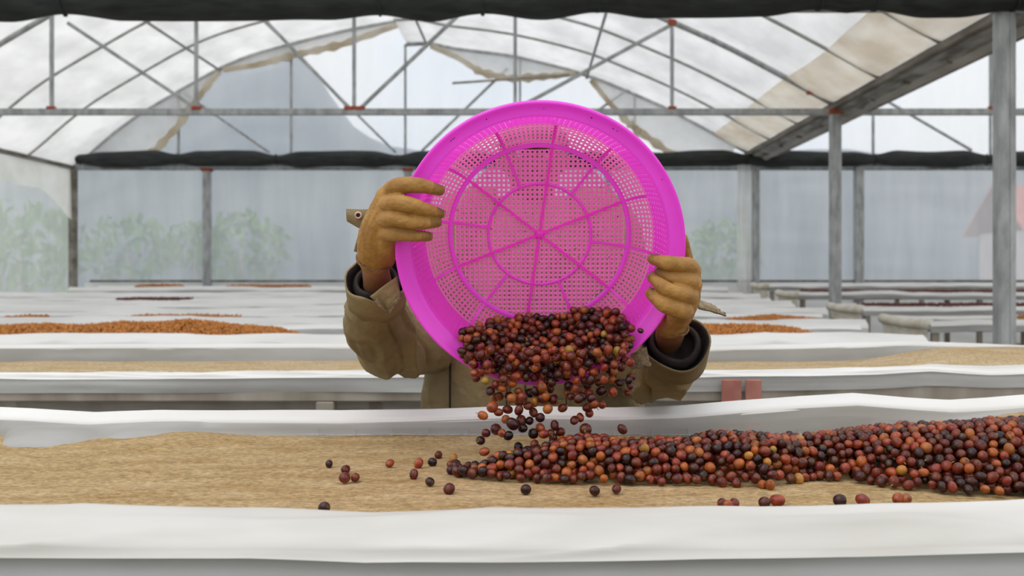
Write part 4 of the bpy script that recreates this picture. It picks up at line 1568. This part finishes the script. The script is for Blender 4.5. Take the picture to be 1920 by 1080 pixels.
# ---- the heap on the first bed
HTOP = [(870, 888), (885, 880), (930, 855), (1000, 842), (1050, 825), (1100, 815), (1170, 826), (1280, 826), (1330, 812), (1400, 812), (1500, 820), (1600, 806), (1690, 797),
        (1800, 792), (1890, 787), (1920, 786), (2100, 780)]
HBOT = [(840, 893), (900, 903), (1000, 906), (1100, 908), (1230, 912), (1340, 913), (1440, 921), (1530, 905), (1600, 906), (1700, 922), (1780, 929), (1850, 934), (1920, 936), (2100, 940)]


def heap_shape(px):
    df = 0.384 * F / (pl(HBOT, px) - VY)
    dc = df + 0.10
    for _ in range(6):
        hc = 0.384 - (pl(HTOP, px) - VY) * dc / F
        dc = df + max(0.02, 1.55 * max(hc, 0))
    return df, dc, max(hc, 0.004)


hpts, hr = [], []
stp = 0.0188
x = -0.17
row = 0
while x < 1.22:
    y = 1.66
    while y < 2.36:
        xx = x + crnd.uniform(-0.006, 0.006)
        yy = y + crnd.uniform(-0.006, 0.006) + (stp / 2 if row % 2 else 0)
        px = VX + xx * F / yy
        if px > 845:
            df, dc, hc = heap_shape(px)
            if df < yy < dc + (dc - df) * 1.1 + 0.02:
                if yy < dc:
                    h = hc * math.sin(0.5 * math.pi * (yy - df) / (dc - df)) ** 0.85
                else:
                    h = hc * max(0, 1 - ((yy - dc) / ((dc - df) * 1.1 + 0.02)) ** 1.5)
                r = crnd.choice((0.0092, 0.0098, 0.0103, 0.0108, 0.0085))
                base = ZB1 + bed1z(xx, yy) + r
                z = base + max(0, h - 1.6 * r) + crnd.uniform(0, 0.004)
                hpts.append((xx, yy, z))
                hr.append(r)
                if z - base > 1.5 * r:
                    hpts.append((xx + 0.004, yy + 0.006, z - 1.55 * r))
                    hr.append(r)
        y += stp
    x += stp * 0.9
    row += 1


def clamp_bed(p, r):
    lo = np.array([ZB1 + bed1z(a, b) for a, b in p[:, :2]]) + r * 0.95
    p[:, 2] = np.maximum(p[:, 2], lo)
    return p


hpts = relax(hpts, hr, clamp_bed, 14)

# ---- cherries still in the basket: on the lower wall
BTOP = [(862, 640), (868, 612), (900, 603), (990, 594), (1060, 590), (1095, 580), (1140, 580), (1165, 584), (1180, 600), (1186, 640)]
bpts, br = [], []
INNER = SH + WL[1:] + [(0.266, 0.124), (0.276, 0.136), (0.286, 0.142)]
stp_b = 0.0172
for layer in range(3):
    s_acc = 0
    for (r0, z0), (r1, z1) in zip(INNER, INNER[1:]):
        seg = math.hypot(r1 - r0, z1 - z0)
        nrm = Vector((-(z1 - z0), (r1 - r0)))
        nrm.normalize()
        ns = max(1, round(seg / (stp_b * 0.6)))
        for q in range(ns):
            f = (q + 0.5) / ns
            rr, zz = r0 + (r1 - r0) * f, z0 + (z1 - z0) * f
            na = int(2 * math.pi * rr / stp_b)
            for k in range(na):
                a = 2 * math.pi * (k + 0.5 * ((q + layer) % 2)) / na
                if not (math.radians(222) < a < math.radians(318)):
                    continue
                if crnd.random() < 0.42:
                    continue
                r = crnd.choice((0.0082, 0.0088, 0.0094, 0.0099))
                off = r + layer * 0.0155 + crnd.uniform(0, 0.004)
                rc, zc = rr + nrm.x * off, zz + nrm.y * off
                p = shell_pt(a + crnd.uniform(-0.02, 0.02), rc, zc)
                px, py = VX + p.x * F / p.y, VY - (p.z - CZ) * F / p.y
                if 866 < px < 1182 and py > pl(BTOP, px) + 4:
                    if py > 690 and layer == 0 and crnd.random() < 0.4:
                        continue
                    bpts.append(p[:])
                    br.append(r)


def clamp_basket(p, r):
    q = p - np.array(BC)[None, :]
    M = np.array(BM)
    loc = q @ M
    rad = np.hypot(loc[:, 0], loc[:, 1])
    zz = loc[:, 2]
    zs = np.array([z for _, z in INNER])
    rs = np.array([a for a, _ in INNER])
    lim = np.interp(zz, zs, rs) - r * 1.02
    inside = zz < 0.142
    sc = np.where(inside & (rad > lim), lim / np.maximum(rad, 1e-6), 1.0)
    loc[:, 0] *= sc
    loc[:, 1] *= sc
    loc[:, 2] = np.maximum(loc[:, 2], 0.004 + r)
    return loc @ M.T + np.array(BC)[None, :]


bpts = relax(bpts, br, clamp_basket, 16)

# ---- dense part of the fall, spilling over the rim
fpts, frd = [], []
tries = 0
while len(fpts) < 105 and tries < 9000:
    tries += 1
    px = crnd.uniform(882, 1185)
    py = crnd.uniform(655, 752)
    lo = pl([(880, 690), (900, 728), (930, 748), (1000, 752), (1100, 750), (1140, 742), (1175, 745), (1186, 720)], px)
    if py > lo or py < 655 + 0.0 * px:
        continue
    d = crnd.uniform(1.985, 2.055)
    p = np.array(P(px, py, d))
    r = crnd.choice((0.0085, 0.0092, 0.0098, 0.0104))
    allp = fpts
    if any(np.linalg.norm(p - q) < (r + s) * 0.98 for q, s in zip(fpts, frd)):
        continue
    if len(bpts) and np.min(np.linalg.norm(bpts - p, axis=1) - np.array(br)) < r * 0.9:
        continue
    fpts.append(p)
    frd.append(r)

SPARSE = [(905, 779, 1.0), (923, 763, 1.35), (935, 773, .9), (952, 768, 1.0), (973, 769, 1), (973, 754, 1), (991, 761, 1), (1003, 754, 1.05), (1000, 773, 1), (1018, 747, 1.2),
          (1027, 767, 1.05), (1038, 752, 1), (1055, 765, 1), (1085, 747, 1.1), (1102, 764, 1), (1114, 757, 1.05), (1129, 759, .9), (1105, 775, 1), (1077, 788, 1), (1088, 783, .9),
          (948, 786, 1), (961, 795, 1.3), (977, 790, 1.25), (980, 803, 1), (993, 789, .9), (1013, 783, 1), (911, 812, .95), (930, 805, 1.25), (941, 812, .9), (953, 817, 1.05),
          (901, 826, 1), (908, 847, 1), (1000, 813, 1.15), (1013, 802, 1.05), (1020, 814, 1), (1033, 812, .9), (1040, 798, 1), (1051, 810, 1), (1037, 820, 1), (972, 838, 1),
          (1002, 833, 1), (1007, 840, .9), (1167, 805, 1.05), (1098, 805, 1.35), (1088, 820, 1), (1107, 822, 1.1)]

# falling cherries: all individuals
nind = 0
for px, py, s in SPARSE:
    d = 1.975 + 0.05 * crnd.random()
    cherry(P(px, py, d), 0.0096 * s, '# cherry from the left among those falling in mid-air', 'cherries in mid-air', stem=crnd.random() < 0.25)
    nind += 1
for p, r in zip(fpts, frd):
    if nind < 112:
        cherry(p, r, '# cherry from the left among those tumbling over the basket rim', 'cherries spilling over the rim')
        nind += 1
rest_f = fpts[112 - len(SPARSE):]
rest_fr = frd[112 - len(SPARSE):]

# scattered loners on the netting
LONE = [(617, 870, 'dark', 'small dark cherry farthest left on the tan netting', 0.8), (648, 880, 'maroon', 'upper cherry of the trio at the left of the netting', 1),
        (646, 895, 'maroon', 'lower left cherry of the trio at the left of the netting', 1.1), (666, 894, 'maroon', 'right cherry of the trio at the left of the netting', 0.95),
        (731, 870, 'red', 'bright red cherry lying alone on the netting left of the fall', 0.9), (776, 889, 'maroon', 'maroon cherry below the row of lone cherries near the heap', 0.95),
        (785, 870, 'red', 'red brown cherry right of the bright red lone one', 1), (811, 867, 'dark', 'dark cherry just under the one nearest the fall', 0.95),
        (822, 853, 'maroon', 'maroon cherry highest of the loners left of the heap', 0.9), (806, 903, 'dark', 'dark maroon cherry lying low between two loners', 0.9),
        (842, 916, 'maroon', 'large maroon cherry alone in front of the heap tip', 1.05), (608, 951, 'dark', 'purple cherry half hidden behind the front cloth edge', 1),
        (986, 917, 'dark', 'dark purple cherry lying in front of the heap below the fall', 1), (1115, 920, 'dark', 'dark cherry left of a pair in front of the heap', 1),
        (1156, 917, 'maroon', 'brown cherry right of a pair in front of the heap', 0.9), (850, 858, 'yellow', 'yellow cherry with a stem above the heap tip', 1),
        (853, 870, 'dark', 'dark cherry under the yellow one at the heap tip', 1.05), (846, 880, 'dark', 'dark cherry at the very tip of the heap', 0.95),
        (860, 884, 'dark', 'dark cherry at the lower corner of the heap tip', 1.1), (877, 876, 'dark', 'dark shrivelled cherry joining tip and heap', 1),
        (1354, 944, 'maroon', 'left cherry of the trio behind the front cloth at right', 0.9), (1365, 948, 'red', 'middle cherry of the trio behind the front cloth at right', 0.9),
        (1377, 944, 'maroon', 'right cherry of the trio behind the front cloth at right', 0.95), (1433, 941, 'dark', 'dark purple cherry beside a red one near the front cloth', 1.0),
        (1458, 937, 'red', 'red cherry beside a dark one near the front cloth', 1.15), (1575, 938, 'dark', 'purple and orange cherry alone near the front cloth', 1.1),
        (1617, 937, 'red', 'red cherry right of the purple loner near the front cloth', 1.1), (1684, 935, 'red', 'left cherry of the rightmost pair near the front cloth', 1.05),
        (1698, 935, 'orange', 'right cherry of the rightmost pair near the front cloth', 1.05)]
for px, py, kd, lb, s in LONE:
    r = 0.0098 * s
    d = (0.384 - r) * F / (py - VY)
    p = P(px, py, d)
    p.z = ZB1 + bed1z(p.x, p.y) + r * 0.97
    cherry(p, r, lb, 'lone cherries on the netting', kd, stem=(kd == 'yellow'), rot=None)
    nind += 1
p = shell_pt(math.radians(318), 0.262, 0.120)
cherry(P(1201, 620, 2.02), 0.0062, 'tiny dark shrivelled cherry stuck to the basket rim near the glove', 'cherries stuck on the basket', 'dark', stem=False)
nind += 1

# nearest cherries of the heap, and the topmost of the basket, as individuals; the rest as stuff
bpy_py = [VY - (q[2] - CZ) * F / q[1] for q in bpts]
bd = np.array([q[1] for q in bpts])
order_b = np.argsort(bd)
n_b = 45
sel_b = set(order_b[:n_b].tolist())
for i in sel_b:
    cherry(bpts[i], br[i], '# cherry from the left on top of the load in the basket', 'cherries on top of the load in the basket')
    nind += 1
cherry_stuff('coffee_cherries', [q for i, q in enumerate(bpts) if i not in sel_b] + list(rest_f), [r for i, r in enumerate(br) if i not in sel_b] + list(rest_fr),
             'mass of red and maroon coffee cherries sliding out of the pink basket')
size = np.array(hr) / hpts[:, 1]
inview = np.array([(VX + q[0] * F / q[1]) < 1915 for q in hpts])
top = {}
score = -hpts[:, 1] + 0.5 * hpts[:, 2]
score[~inview] = -99
order = np.argsort(-score)
sel = set(order[:300 - nind].tolist())
for i in sel:
    cherry(hpts[i], hr[i], '# cherry from the left along the front foot of the heap', 'cherries at the front of the heap')
cherry_stuff('coffee_cherries', [q for i, q in enumerate(hpts) if i not in sel], [r for i, r in enumerate(hr) if i not in sel],
             'long heap of red and maroon coffee cherries on the nearest bed')


def nth(n):
    w = ['first', 'second', 'third', 'fourth', 'fifth', 'sixth', 'seventh', 'eighth', 'ninth', 'tenth']
    if n < 10:
        return w[n]
    m = n + 1
    return '%d%s' % (m, 'th' if 10 < m % 100 < 14 else {1: 'st', 2: 'nd', 3: 'rd'}.get(m % 10, 'th'))


rows = {}
for o, kd, lb in MADE:
    if '#' in lb:
        rows.setdefault((lb, kd), []).append(o)
for (lb, kd), lst in rows.items():
    lst.sort(key=lambda o: o.location.x / o.location.y)
    for k, o in enumerate(lst):
        o['label'] = lb.replace('#', '%s %s' % (nth(k), LAB[kd]))
